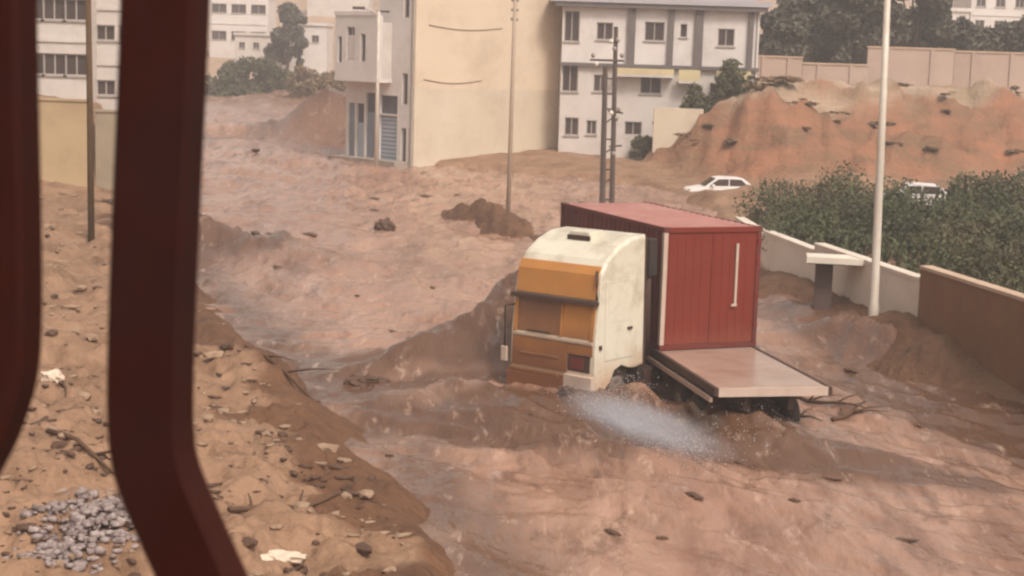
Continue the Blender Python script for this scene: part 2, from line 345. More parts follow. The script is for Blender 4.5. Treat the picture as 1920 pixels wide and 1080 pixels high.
dlg = xl(gy) - gx + fbm(gx * 0.35, gy * 0.35, 5, 3) * 0.8
wetm = sstep(-0.5, 0.2, dlg) * (1 - sstep(1.5, 2.2, dlg + nn * 2.0)) * (gy < 110) * 0.95
wetm = np.maximum(wetm, np.clip(hump(gx, gy, -0.2, 68.3, 6.5, 1.9, R(-63), 1.4), 0, .9))
wetm = np.maximum(wetm, .9 * np.exp(-((gx - xr(gy) + .75) / 1.8) ** 2) * sstep(34, 40, gy) * (1 - sstep(54, 60, gy)))
ca = ground.data.color_attributes.new('soil', 'FLOAT_COLOR', 'POINT')
ca.data.foreach_set('color', np.stack([redm, palem, wetm, redm * sstep(8.5, 13.5, dh + nn * 5)], 1).ravel())

# ------------------------------------------------------------------ flood water
def water_z(x, y):
    fx, fy = 0.61, -0.79
    wx = fbm(x * 0.12, y * 0.12, 3, 41) * 3.0; wy = fbm(x * 0.12 + 9, y * 0.12, 3, 43) * 3.0
    s = (x + wx) * fx + (y + wy) * fy; tt = (x + wx) * -fy + (y + wy) * fx
    big = fbm(tt * 0.28, s * 0.10, 3, 51) * 0.5
    mid = fbm(tt * 0.62, s * 0.24, 4, 57) * 0.34 + ridge(tt * 0.5, s * 0.22, 2, 58) * 0.30
    fine = fbm(tt * 2.2, s * 1.1, 3, 61) * 0.24 * (.35 + .65 * sstep(24, 38, y)) + fbm(tt * 5.5, s * 2.4, 2, 63) * 0.03
    rough = 0.62 - 0.25 * (1 - sstep(24, 34, y)) + 0.55 * np.exp(-(((x - 1.5) / 5) ** 2 + ((y - 36) / 7) ** 2)) + 0.35 * sstep(60, 100, y)
    z = zw(y) + (big + mid + fine) * rough
    cn = 1 + 0.7 * fbm(x * 0.9, y * 0.9, 4, 71)
    # water piled up against the upstream side of the cab, and its shoulder
    z = z + (hump(x, y, 1.2, 40.4, 2.0, 1.5, R(20), 2.0) + hump(x, y, -0.9, 39.6, 2.4, 1.6, R(22), 0.75) + hump(x, y, -2.6, 38.2, 1.6, 0.7, R(25), 0.35)) * (1 + .4 * fbm(x * .9, y * .9, 5, 79))
    z = z + hump(x, y, -1.0, 35.2, 1.7, 0.8, R(4), 0.28)
    # wake below the truck and trailer
    z = z + hump(x, y, 2.6, 31.6, 2.2, 0.7, R(-28), 0.35) * cn + hump(x, y, 5.9, 32.4, 2.0, 0.7, R(-12), 0.5) * cn + hump(x, y, 0.4, 34.0, 1.3, 0.8, R(-38), 0.3) * cn + hump(x, y, 3.9, 34.8, 2.6, 1.2, R(-20), 0.42) * cn + hump(x, y, 2.6, 35.2, 1.0, .8, 0, .25)
    # wave running along the wall
    z = z + hump(x, y, 10.4, 44.0, 3.0, 0.8, R(-68), 0.75) * cn + hump(x, y, 9.0, 50, 3.0, 0.9, R(-75), 0.25) * cn
    z = z + hump(x, y, 12.2, 37.5, 3.0, 0.8, R(-70), 0.1) * cn
    # standing wave far upstream
    z = z + hump(x, y, -13.4, 119, 3.0, 2.4, R(20), 3.6) * (1 + 0.4 * fbm(x * 0.5, y * 0.5, 4, 73)) + hump(x, y, -19.5, 118, 4.5, 1.6, R(8), 0.7)
    z = z + hump(x, y, -11.5, 60, 6.0, 1.6, R(-30), 0.8) * cn
    return z
def water_keep(x, y): return (x > xl(y) - 2.8) & (x < xr(y) + np.where(y < 64, 0.55, 2.5)) & (y > -20)
def water_material():
    m = bpy.data.materials.new('muddy_flood_water'); m.use_nodes = True
    n = m.node_tree; ns = n.nodes; bs = ns['Principled BSDF']
    bs.inputs['Roughness'].default_value = 0.24; bs.inputs['Specular IOR Level'].default_value = 0.5
    tc = ns.new('ShaderNodeTexCoord')
    def streak(scale, st, rot, det, rough):
        mp = ns.new('ShaderNodeMapping'); mp.inputs['Rotation'].default_value = (0, 0, rot); mp.inputs['Scale'].default_value = st
        n.links.new(tc.outputs['Object'], mp.inputs[0])
        z = ns.new('ShaderNodeTexNoise'); z.inputs['Scale'].default_value = scale; z.inputs['Detail'].default_value = det; z.inputs['Roughness'].default_value = rough
        z.inputs['Distortion'].default_value = 0.25
        n.links.new(mp.outputs[0], z.inputs['Vector']); return z.outputs['Fac']
    def ramp(sock, a, b, ca, cb):
        cr = ns.new('ShaderNodeValToRGB'); e = cr.color_ramp.elements
        e[0].position = a; e[0].color = ca; e[1].position = b; e[1].color = cb
        n.links.new(sock, cr.inputs[0]); return cr.outputs[0]
    def mix(f, a, b, fac=None):
        mx = ns.new('ShaderNodeMix'); mx.data_type = 'RGBA'; n.links.new(f, mx.inputs['Factor'])
        for k, v in (('A', a), ('B', b)):
            if isinstance(v, tuple): mx.inputs[k].default_value = v
            else: n.links.new(v, mx.inputs[k])
        return mx.outputs['Result']
    rot = R(-38)
    base = ramp(streak(0.30, (1, 0.35, 1), rot, 6, 0.6), 0.36, 0.64, (0.285, 0.152, 0.10, 1), (0.41, 0.238, 0.162, 1))
    dark = ramp(streak(0.62, (1, 0.2, 1), rot, 6, 0.62), 0.50, 0.66, (0, 0, 0, 1), (0.9, 0.9, 0.9, 1))
    c = mix(dark, base, (0.185, 0.088, 0.053, 1))
    dk2 = ramp(streak(1.35, (1, 0.36, 1), rot, 7, 0.66), 0.535, 0.64, (0, 0, 0, 1), (0.8, 0.8, 0.8, 1))
    c = mix(dk2, c, (0.135, 0.062, 0.036, 1))
    sa = ns.new('ShaderNodeAttribute'); sa.attribute_name = 'silt_shade'
    c = mix(sa.outputs['Fac'], c, (0.105, 0.05, 0.028, 1))  # darkens the piled-up waves: painted shade plus churned sediment
    pt = ramp(streak(0.11, (1, 0.45, 1), rot, 4, 0.55), 0.47, 0.62, (0, 0, 0, 1), (0.55, 0.55, 0.55, 1))
    c = mix(pt, c, (0.25, 0.125, 0.08, 1))
    foam = ramp(streak(2.6, (1, 0.3, 1), rot, 7, 0.7), 0.57, 0.72, (0, 0, 0, 1), (0.5, 0.5, 0.5, 1))
    c = mix(foam, c, (0.62, 0.43, 0.32, 1))
    n.links.new(c, bs.inputs['Base Color'])
    h = streak(1.5, (1, 0.3, 1), rot, 5, 0.58)
    b = ns.new('ShaderNodeBump'); b.inputs['Strength'].default_value = 0.9; b.inputs['Distance'].default_value = 0.17
    n.links.new(h, b.inputs['Height']); n.links.new(b.outputs[0], bs.inputs['Normal'])
    return m
M['water'] = water_material()
t = np.linspace(0, 1, 760)
ysw = np.concatenate([np.linspace(-20, 13.5, 16), 1 / np.interp(t, [0, 1], [1 / 14.0, 1 / 205.0])])
usw = np.concatenate([np.linspace(-0.9, -0.40, 30), np.linspace(-0.395, 0.45, 560), np.linspace(0.46, 1.6, 30)])
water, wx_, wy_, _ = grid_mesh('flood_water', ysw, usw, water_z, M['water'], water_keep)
# shade of steep wave faces painted dark, along with churned sediment and bank edges
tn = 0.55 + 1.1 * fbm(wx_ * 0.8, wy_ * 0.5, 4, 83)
silt_shade = hump(wx_, wy_, -0.3, 39.6, 3.6, 1.5, R(21), 1.3) + hump(wx_, wy_, -13.5, 118.5, 4.4, 3.5, R(20), 1.6) + hump(wx_, wy_, 10.6, 44.5, 4.5, 1.5, R(-66), 1.3) + hump(wx_, wy_, 11.3, 36, 6, 2.0, R(-68), 1.1) + hump(wx_, wy_, 9.2, 49, 5, 1.3, R(-72), 1.0) + hump(wx_, wy_, 0.6, 33.6, 1.6, 1.2, 0, 1.1) + hump(wx_, wy_, -12, 60, 6.5, 2.0, R(-30), .7) + hump(wx_, wy_, -27, 112, 9, 2.0, R(4), .8) + hump(wx_, wy_, 3.4, 34.3, 3.5, .8, R(-10), .7) + hump(wx_, wy_, 5.6, 32.0, 2.8, 1.1, R(-18), .9) + hump(wx_, wy_, 0.5, 32.8, 2.4, 1.0, R(-30), 1.0) + hump(wx_, wy_, -1.8, 36.5, 2.6, .5, R(15), .8) + hump(wx_, wy_, 8.2, 31.0, 2.5, .6, R(-25), .7)
silt_shade = silt_shade + .5 * np.exp(-((wx_ - xl(wy_) - .3) / 1.3) ** 2) * (wy_ < 75)
silt_shade = np.clip(silt_shade * (0.75 + tn * .6) * 1.7, 0, .96)
wa = water.data.attributes.new('silt_shade', 'FLOAT', 'POINT'); wa.data.foreach_set('value', silt_shade.astype(np.float32))
def WZ(x, y): return float(water_z(np.array([float(x)]), np.array([float(y)]))[0])

# ------------------------------------------------------------------ walls with real openings
def facade(name, W, z0, z1, rects, m, parent, origin, uvec, thick=0.22):
    """a wall from origin along uvec with openings (u0,u1,z0,z1) cut through its face; reveals go inward (left of uvec)"""
    us_ = sorted({0, W} | {r[0] for r in rects} | {r[1] for r in rects}); zs = sorted({z0, z1} | {r[2] for r in rects} | {r[3] for r in rects})
    uv = Vector(uvec).normalized(); nv = Vector((-uv.y, uv.x, 0))      # inward
    org = Vector(origin)
    V, F = [], []
    def add(u, z, d): V.append(tuple(org + uv * u + nv * d + Vector((0, 0, z)))); return len(V) - 1
    for i in range(len(us_) - 1):
        for j in range(len(zs) - 1):
            um, zm = (us_[i] + us_[i + 1]) / 2, (zs[j] + zs[j + 1]) / 2
            if any(r[0] < um < r[1] and r[2] < zm < r[3] for r in rects): continue
            F.append([add(us_[i], zs[j], 0), add(us_[i + 1], zs[j], 0), add(us_[i + 1], zs[j + 1], 0), add(us_[i], zs[j + 1], 0)])
    for a, b, c, d in rects:
        for (p, q) in (((a, c), (b, c)), ((b, c), (b, d)), ((b, d), (a, d)), ((a, d), (a, c))):
            F.append([add(*p, 0), add(*p, thick), add(*q, thick), add(*q, 0)])
    for (p, q) in (((0, z0), (W, z0)), ((W, z0), (W, z1)), ((W, z1), (0, z1)), ((0, z1), (0, z0))):
        F.append([add(*p, 0), add(*q, 0), add(*q, thick), add(*p, thick)])
    return pyobj(name, V, F, m, parent)
def obox(bm, org, uv, u0, u1, d0, d1, z0, z1):
    """box in wall coordinates: u along the wall, d inward"""
    uv = Vector(uv).normalized(); nv = Vector((-uv.y, uv.x, 0)); org = Vector(org)
    vs = [bm.verts.new(org + uv * u + nv * d + Vector((0, 0, z))) for u, d, z in ((u0,d0,z0),(u1,d0,z0),(u1,d1,z0),(u0,d1,z0),(u0,d0,z1),(u1,d0,z1),(u1,d1,z1),(u0,d1,z1))]
    for f in ((0,1,2,3),(4,7,6,5),(0,4,5,1),(1,5,6,2),(2,6,7,3),(3,7,4,0)): bm.faces.new([vs[i] for i in f])
def obx(name, org, uv, dims, m, parent):
    bm = bmesh.new(); obox(bm, org, uv, *dims); return obj(name, bm, m, parent)
def window(parent, org, uv, r, name='window', frame=None, bars=True, sill=True, gl=None):
    a, b, c, d = r; fw = min(0.07, (b - a) * 0.12)
    bm = bmesh.new()
    obox(bm, org, uv, a, a + fw, 0.10, 0.19, c, d); obox(bm, org, uv, b - fw, b, 0.10, 0.19, c, d)
    obox(bm, org, uv, a + fw, b - fw, 0.10, 0.19, d - fw, d); obox(bm, org, uv, a + fw, b - fw, 0.10, 0.19, c, c + fw)
    if bars: obox(bm, org, uv, (a + b) / 2 - fw / 2, (a + b) / 2 + fw / 2, 0.115, 0.175, c + fw, d - fw)
    f = obj(name, bm, frame or M['frame'], parent)
    obx('pane', org, uv, (a + 0.01, b - 0.01, 0.18, 0.21, c + 0.01, d - 0.01), gl or M['glass'], f)
    if sill: obx('sill', org, uv, (a - 0.08, b + 0.08, -0.09, 0.09, c - 0.07, c + 0.001), M['frame'], f)
    return f

# ------------------------------------------------------------------ cream corner building
def cream_building():
    C = PY(769, 316, 97); C.z = 0
    uvec, vvec = Vector((0.73, 0.683, 0)).normalized(), Vector((-0.683, 0.73, 0)).normalized()
    root = empty('corner_building', (C.x, C.y, 0.6), 0, 'tall cream corner building with blank side wall and blue shop doors', 'building')
    root.location = (0, 0, 0)
    L, V1, V2, TOP, ZB, ZO = 12.7, 3.3, 6.5, 15.0, -0.6, 6.2
    # blank cream side wall: pale base and cream upper storeys
    facade('base_wall', L, ZB, 5.7, [], M['cream2'], root, C, uvec)
    facade('wall', L, 5.7, TOP, [], M['cream'], root, C - Vector((uvec.y, -uvec.x, 0)) * -0.0, uvec)
    # street face of the tall block (from the back towards the corner so that inward is right)
    P1 = C + vvec * V1; sv = -vvec
    slits = [(V1 - 0.95, V1 - 0.40, 9.9, 12.1), (V1 - 0.95, V1 - 0.40, 4.7, 6.6), (V1 - 0.95, V1 - 0.45, 1.15, 3.3), (0.5, 1.3, 11.6, 13.0)]
    door = (0.25, 1.95, 0.9, 5.2)
    facade('street_wall', V1, ZB, TOP, slits + [door], M['white'], root, P1, sv)
    for r in slits: window(root, P1, sv, r, bars=False, sill=False)
    sh = obx('shop_door', P1, sv, (0.26, 1.94, 0.14, 0.2, 0.9, 4.0), M['shutter'], root)
    for k in range(12): obx('slat', P1, sv, (0.28, 1.92, 0.105, 0.138, 0.95 + k * 0.25, 1.12 + k * 0.25), M['bluedoor'], sh)
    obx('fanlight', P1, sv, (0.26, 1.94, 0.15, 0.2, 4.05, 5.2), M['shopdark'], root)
    obx('door_lintel', P1, sv, (0.2, 2.0, -0.03, 0.2, 3.98, 4.08), M['white2'], root)
    # two-storey wing with an overhanging upper floor
    P2 = C + vvec * V2; WW = V2 - V1; OH = 0.95
    nv = Vector((-sv.y, sv.x, 0)); PO = P2 - nv * OH
    wins = [(0.3, 0.7, 7.1, 8.7), (1.2, 2.0, 7.3, 9.3), (2.6, 3.1, 7.2, 8.9)]
    up_ = facade('upper_wall', WW + 1.3, ZO, 10.0, wins, M['white'], root, PO, sv)
    for r in wins: window(root, PO, sv, r, bars=r[1] - r[0] > 0.7, sill=False)
    obx('blind', PO, sv, (1.27, 1.93, 0.06, 0.098, 7.35, 8.8), M['white2'], root)
    obx('overhang_slab', PO, sv, (-0.02, WW + 1.32, -0.02, OH + 3.0, ZO - 0.22, ZO - 0.001), M['white'], root)
    bm = bmesh.new(); obox(bm, PO, sv, 0.02, WW + 1.28, 0.24, 7.0, ZO, 9.6); obj('wing_block', bm, M['white2'], root)
    obx('parapet', PO, sv, (-0.05, WW + 1.0, -0.06, 0.3, 10.0, 10.25), M['white'], root)
    bm = bmesh.new(); obox(bm, P2, sv, 0.02, WW - .01, 0.24, 9.0, ZB, ZO - .23); obj('wing_base', bm, M['white2'], root)
    shops = [(0.2, 0.9, 0.9, 4.6), (1.05, 1.85, 0.9, 4.6), (2.0, 2.95, 0.9, 5.3)]
    facade('shop_wall', WW, ZB, ZO - 0.22, shops, M['white2'], root, P2, sv)
    for i, r in enumerate(shops):
        d = obx('shop_door', P2, sv, (r[0] + .01, r[1] - .01, 0.15, 0.2, r[2], r[3] - 1.2 if i else r[3]), M['bluedoor'] if i == 1 else M['shutter'], root)
        for k in range(9):
            obx('slat', P2, sv, (r[0] + .04, r[1] - .04, 0.11, 0.149, r[2] + .1 + k * .27, r[2] + .28 + k * .27), M['shutter'] if i != 1 else M['bluedoor'], d)
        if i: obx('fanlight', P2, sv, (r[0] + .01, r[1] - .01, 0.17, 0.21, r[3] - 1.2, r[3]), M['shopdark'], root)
    obx('step', P2, sv, (-0.2, WW + V1 - 0.3, -1.0, -0.002, ZB, 1.28), M['concrete'], root)
    # body behind the faces, and the roof
    bm = bmesh.new(); obox(bm, C, uvec, 0.23, L, 0.23, V1 - .02, ZB, TOP - 0.3); obj('rear_block', bm, M['cream'], root)
    obx('roof', C, uvec, (-0.25, L + 0.2, -0.25, V1 + 0.3, TOP, TOP + 0.25), M['white2'], root)
    # buckled render joints on the side wall
    for zz, a, b in ((9.55, 1.2, 7.2), (6.28, 0.9, 5.6)):
        pts = [C + uvec * (a + (b - a) * k / 8) + Vector((uvec.y, -uvec.x, 0)) * 0.03 + Vector((0, 0, zz - 0.22 * math.sin(math.pi * k / 8))) for k in range(9)]
        tubo('wall_cable', pts, 0.035, M['tanpole'], root, 6)
cream_building()

# ------------------------------------------------------------------ white terrace building with dark trim
def terrace_building():
    D = 103.0
    A = PY(1046, 300, D); Bx = PY(1416, 160, D).x
    W = Bx - A.x; org = Vector((A.x, D, 0)); uv = Vector((1, 0, 0))
    root = empty('apartment_building', (0, 0, 0), 0, 'white apartment building with dark trim above the red hillside', 'building')
    def rect(x0, x1, y0, y1):
        p, q = PY((x0 + x1) / 2 - (x1 - x0) / 2, y1, D), PY(x1, y0, D)
        zt = PY((x0 + x1) / 2, y0, D).z; zb = PY((x0 + x1) / 2, y1, D).z
        return (p.x - A.x, q.x - A.x, zb, zt)
    zt, zm, zg = 11.05, 7.55, 4.3
    top = [rect(1118, 1150, 42, 75), rect(1208, 1247, 41, 77), rect(1275, 1289, 45, 70), rect(1345, 1378, 54, 87), rect(1057, 1088, 20, 78)]
    facade('upper_wall', W, zm, zt, top, M['white'], root, org, uv)
    mid = [rect(1053, 1085, 119, 172), rect(1112, 1140, 140, 172), rect(1200, 1241, 143, 176), rect(1330, 1372, 156, 176)]
    facade('middle_wall', W, zg, zm - 0.22, mid, M['white2'], root, org, uv)
    low = [rect(1036, 1060, 190, 240) if False else (0.35, 1.25, 2.9, 4.05), (1.75, 2.4, 3.0, 3.9), (4.2, 5.3, 2.6, 3.9)]
    facade('lower_wall', W, -0.5, zg, low, M['white2'], root, org, uv)
    for i, r in enumerate(top + mid + low): window(root, org, uv, r, sill=True, bars=(r[1] - r[0]) > 0.6)
    obx('floor_beam', org, uv, (-0.1, W + 0.15, -0.28, 0.2, zm - 0.22, zm), M['trim'], root)
    obx('roof_beam', org, uv, (-0.5, W + 0.5, -0.5, 0.4, zt, zt + 0.3), M['trim'], root)
    obx('roof', org, uv, (-0.8, W + 0.7, -0.6, 8, zt + 0.3, zt + 0.62), M['roofgrey'], root)
    obx('parapet', org, uv, (0.1, W - 0.1, 1.2, 1.5, zt + 0.62, zt + 2.4), M['roofgrey'], root)
    for px0, px1 in ((1176, 1190), (1252, 1262), (1302, 1317), (1402, 1411)):
        a = PY(px0, 80, D).x - A.x; b = PY(px1, 80, D).x - A.x
        obx('pillar', org, uv, (a, b, -0.24, 0.05, zm + .002, zt - .002), M['trim'], root)
    # yellow balcony fronts on the floor below
    for px0, px1, y0, y1 in ((1150, 1262, 118, 140), (1270, 1311, 124, 152), (1340, 1406, 126, 156)):
        r = rect(px0, px1, y0, y1)
        obx('balcony_front', org, uv, (r[0], r[1], -0.75, -0.62, r[2], min(r[3], zm - .25)), M['yellowplaster'], root)
        obx('balcony_slab', org, uv, (r[0], r[1], -0.75, -0.002, r[2] - 0.15, r[2] - .002), M['white2'], root)
    obx('downpipe', org, uv, (W - .05, W + .07, -0.14, -0.02, 5.0, zt), M['white'], root)
    bm = bmesh.new(); obox(bm, org, uv, 0.01, W - 0.01, 0.24, 7.5, -0.5, zt); obj('rear_block', bm, M['white2'], root)
    r = rect(1212, 1302, 198, 250); obx('garden_wall', org, uv, (r[0], r[1], -5.2, -4.9, 0.8, r[3]), M['cream2'], root)
    obx('outer_stair_wall', org, uv, (2.6, 5.6, -2.2, -2.0, 0.2, 3.2), M['white2'], root)
terrace_building()

# ------------------------------------------------------------------ simple far houses
def house(name, label, px0, px1, D, ztop, zbase, rows, cols, wallm, depth=7, extra=None, winh=1.3, winw=1.0, parapet=0.35, skip=()):
    A = PY(px0, 100, D); B = PY(px1, 100, D); W = B.x - A.x; org = Vector((A.x, D, 0)); uv = Vector((1, 0, 0))
    root = empty(name, (0, 0, 0), 0, label, 'building')
    rects = []
    sh = (ztop - zbase) / rows
    for j in range(rows):
        for i in range(cols):
            if (i, j) in skip: continue
            uc = W * (i + 0.5) / cols; zc = zbase + sh * (j + 0.55)
            rects.append((uc - winw / 2, uc + winw / 2, zc - winh / 2, zc + winh / 2))
    facade('wall', W, zbase - 3, ztop, rects, wallm, root, org, uv)
    for r in rects: window(root, org, uv, r)
    bm = bmesh.new(); obox(bm, org, uv, 0.01, W - .01, 0.24, depth, zbase - 3, ztop - .01); obj('rear_block', bm, wallm, root)
    obx('roof', org, uv, (-0.15, W + 0.15, -0.2, depth + .1, ztop, ztop + parapet), wallm, root)
    for j in range(1, rows):
        obx('floor_band', org, uv, (-0.03, W + 0.03, -0.08, -0.002, zbase + sh * j - 0.12, zbase + sh * j + 0.08), wallm, root)
    return root
house('terrace_house', 'grey-white house on ochre terrace, seen between the two grille bars', 40, 163, 82, 13.5, 5.2, 3, 3, M['white2'], winh=1.1, winw=1.15)
house('side_house', 'pale house right of the wooden pole, between the grille bars', 176, 262, 84, 12.5, 4.0, 3, 2, M['white2'], winh=0.8, winw=1.0)
house('hill_house', 'white two-storey house with three small windows beside the round tree', 392, 502, 215, 14.3, 7.2, 2, 3, M['white'], winh=1.2, winw=2.0)
house('low_house', 'low bright white house right of the round tree', 528, 612, 200, 10.6, 7.0, 1, 2, M['white'], winh=0.9, winw=0.9)
house('valley_house', 'small white house behind the low scrub, left in the valley', 440, 520, 206, 9.2, 6.4, 1, 3, M['white2'], winh=0.8, winw=0.8)
house('upper_house', 'pale house high on the far hill above the shop wing', 575, 690, 260, 22.5, 14.5, 2, 3, M['white2'], winh=1.3, winw=1.4)
house('ridge_house', 'white house on ridge at top right, left of its larger neighbour', 1738, 1812, 165, 13.6, 10.0, 2, 3, M['white'], winh=0.8, winw=0.7)
house('ridge_villa', 'larger white house at the top right corner of the ridge', 1815, 1960, 172, 16.0, 11.2, 2, 4, M['white'], winh=1.0, winw=1.0)

# retaining walls on the left and gate pillar upstream
def slab_wall(name, label, p, q, z0, z1, m, th=0.4, cope=None, cat='wall'):
    p, q = Vector(p), Vector(q); uv = (q - p); L = uv.length
    root = empty(name, (0, 0, 0), 0, label, cat)
    V = facade('wall_body', L, z0, z1, [], m, root, p, uv, th)
    bm = bmesh.new(); obox(bm, p, uv, 0.01, L - .01, 0.02, th, z0, z1 - .01); obj('wall_core', bm, m, root)
    obx('coping', p, uv, (-.03, L + .03, -0.06, th + .05, z1, z1 + 0.1), cope or m, root)
    return root
slab_wall('retaining_wall', 'ochre retaining wall below the terrace house', (-27, 72.3, 0), (PY(166, 300, 72).x, 72.3, 0), 1.0, 5.25, M['ochre'])
slab_wall('boundary_wall', 'grey-olive wall right of the wooden pole, between the grille bars', (PY(167, 300, 71.5).x, 72.6, 0), (PY(262, 300, 71.5).x, 72.6, 0), 1.0, 4.8, M['greywall'])
# long wall on top of the hillside: stepped, each stretch its own panel
def hill_wall():
    root = empty('hilltop_wall', (0, 0, 0), 0, 'long pinkish boundary wall along the top of the red hillside', 'wall')
    spans = [(1408, 1505, 108, 152, 106), (1505, 1628, 122, 152, 107), (1628, 1790, 92, 132, 108), (1790, 1935, 100, 134, 109)]
    for a, b, yt, yb, D in spans:
        p, q = PY(a, yt, D), PY(b, yt, D); zt = PY((a + b) / 2, yt, D).z
        bm = bmesh.new(); obox(bm, (p.x, D, 0), (1, 0, 0), 0, q.x - p.x, 0, 0.35, 5.5, zt); obj('panel', bm, M['terrwall'], root)
        bm = bmesh.new(); obox(bm, (p.x, D, 0), (1, 0, 0), -.05, q.x - p.x + .05, -0.06, 0.42, zt, zt + .12); obj('coping', bm, M['coping'], root)
        n = max(2, int((q.x - p.x) / 2.6))
        for k in range(n):
            u = (q.x - p.x) * (k + .5) / n
            bm = bmesh.new(); obox(bm, (p.x, D, 0), (1, 0, 0), u - .14, u + .14, -0.09, -.002, 5.5, zt - .02); obj('pier', bm, M['terrwall'], root)
hill_wall()

# ------------------------------------------------------------------ roadside retaining wall on the right
def road_wall():
    root = empty('roadside_wall', (0, 0, 0), 0, 'whitewashed roadside wall, mud-soaked brown at its near end', 'wall')
    pts = [(15.35, 20.0), (13.6, 30), (12.45, 37.0), (11.2, 43.6), (9.75, 51.5), (8.95, 57.0), (8.75, 63.0)]
    tops = [2.8, 2.75, 2.7, 2.3, 2.0, 1.85, 1.75]
    mats = ['wallmud', 'wallmud', 'wallmud', 'wall', 'wall', 'wall']
    for i in range(len(pts) - 1):
        p, q = Vector((*pts[i + 1], 0)), Vector((*pts[i], 0))      # inward = away from the river
        L = (q - p).length
        zt = (tops[i] + tops[i + 1]) / 2
        o = facade('panel', L, -1.2, zt, [], M[mats[i]], root, p, q - p, 0.3)
        bm = bmesh.new(); obox(bm, p, q - p, 0.0, L - .005, 0.015, 0.3, -1.2, zt - .004); obj('panel_core', bm, M[mats[i]], root)
        bm = bmesh.new(); obox(bm, p, q - p, 0.003, L - .003, -0.04, 0.34, zt, zt + 0.09); obj('coping', bm, M['coping'] if i < 3 else M['wall'], root)
    return pts
road_wall()

# ------------------------------------------------------------------ roadside shelter
def shelter():
    b = PY(1541, 575, 48.3); x, y = b.x, 48.3
    root = empty('roadside_shelter', (x, y, 0.0), R(-8), 'small roadside shelter with flat white roof on a dark pillar', 'shelter')
    bxo('pillar', (-0.26, 0.26, -0.2, 0.2, -0.9, 1.95), M['shelterpost'], root, 0.02)
    bxo('bracket', (-0.5, 0.62, -0.14, 0.14, 1.95, 2.08), M['shelterpost'], root, 0.015)
    r = bxo('roof', (-0.55, 1.22, -0.75, 0.45, 2.08, 2.22), M['shelterroof'], root, 0.02)
    bxo('roof_edge', (-0.57, 1.24, -0.79, -0.752, 2.06, 2.24), M['shelterroof'], r)
    bxo('bench_slab', (0.27, 0.9, -0.15, 0.25, 0.3, 0.4), M['shelterpost'], root)
shelter()

# ------------------------------------------------------------------ poles
def lamp_post():
    b = PY(1641, 560, 45.3); t_ = PY(1666, 0, 45.3); dv = (t_ - b) / (t_.z - b.z)
    root = empty('street_lamp', (b.x, b.y, 0), 0, 'tall pale street lamp post standing before the whitewashed wall', 'street lamp')
    p = [Vector((dv.x * z, 0, z)) for z in (-0.8, 1.2, 1.25, 5, 10.4)]
    off = b.x - b.x
    tubo('post', p, [0.15, 0.15, 0.125, 0.11, 0.085], M['palepole'], root, 10)
    arm0 = p[-1]
    tubo('arm', [arm0 + Vector((0, 0, -.1)), arm0 + Vector((-.3, -.1, .25)), arm0 + Vector((-1.3, -.4, .4))], 0.045, M['palepole'], root)
    bm = bmesh.new(); box(bm, -1.9, -1.25, -.62, -.32, 10.72, 10.86); h = obj('lamp_head', bm, M['palepole'], root, bevel=0.03)
    h.location = (dv.x * 10.4, 0, 0)
    bxo('collar', (-.2, .2, -.2, .2, 0.15, 0.45), M['palepole'], root, 0.03)
lamp_post()
def thin_pole():
    b = PY(952, 417, 69.5); t_ = PY(966, 0, 69.5); k = (t_.x - b.x) / (t_.z - b.z)
    root = empty('service_pole', (b.x, b.y, b.z), 0, 'thin tan pole standing in the mud mound before the cream wall', 'utility pole')
    tubo('post', [(0, 0, -1.0), (k * 5, 0, 5), (k * 10.8, 0, 10.8)], [0.105, 0.09, 0.075], M['tanpole'], root)
    for z in (8.75, 9.15, 9.55, 10.3):
        bm = bmesh.new(); tube(bm, [(k * z - .16, 0, z), (k * z + .16, 0, z)], 0.06, 8); c = obj('insulator', bm, M['ceramic'], root, smooth=True)
    bxo('crossarm', (k * 10 - .5, k * 10 + .5, -.05, .05, 9.85, 9.95), M['tanpole'], root)
    return b, k
tp, tk = thin_pole()
def shop_pole():
    b = PY(705, 316, 92.5); t_ = PY(707, 20, 92.5)
    root = empty('shop_lamp', (b.x, b.y, b.z), 0, 'slim pale lamp post standing before the blue shop doors', 'street lamp')
    h = t_.z - b.z
    tubo('post', [(0, 0, -0.6), (0, 0, h)], [0.13, 0.085], M['palepole'], root)
    tubo('arm', [(0, 0, h - .3), (-.5, 0, h + .05), (-1.0, 0, h + .1)], 0.05, M['palepole'], root)
    bm = bmesh.new(); box(bm, -1.5, -.8, -.14, .14, h + .04, h + .2); obj('lamp_head', bm, M['poleconc'], root, bevel=.03)
    bxo('bracket', (-.12, .6, -.06, .06, h - .1, h + .02), M['poleconc'], root)
shop_pole()
def wood_pole():
    b = PY(171, 400, 57.5); b.z = H(b.x, b.y)
    root = empty('wooden_pole', b, 0, 'dark brown wooden pole seen between the two grille bars', 'utility pole')
    tubo('post', [(0, 0, -0.8), (-.02, 0, 5), (-.06, 0, 9.8)], [0.13, 0.115, 0.10], M['woodpole'], root)
    bxo('crossarm', (-.8, .7, -.05, .05, 9.2, 9.32), M['woodpole'], root)
    for x in (-.65, -.05, .55):
        bm = bmesh.new(); tube(bm, [(x, 0, 9.32), (x, 0, 9.42), (x, 0, 9.5)], [0.05, .06, .03], 8); obj('insulator', bm, M['ceramic'], root)
wood_pole()
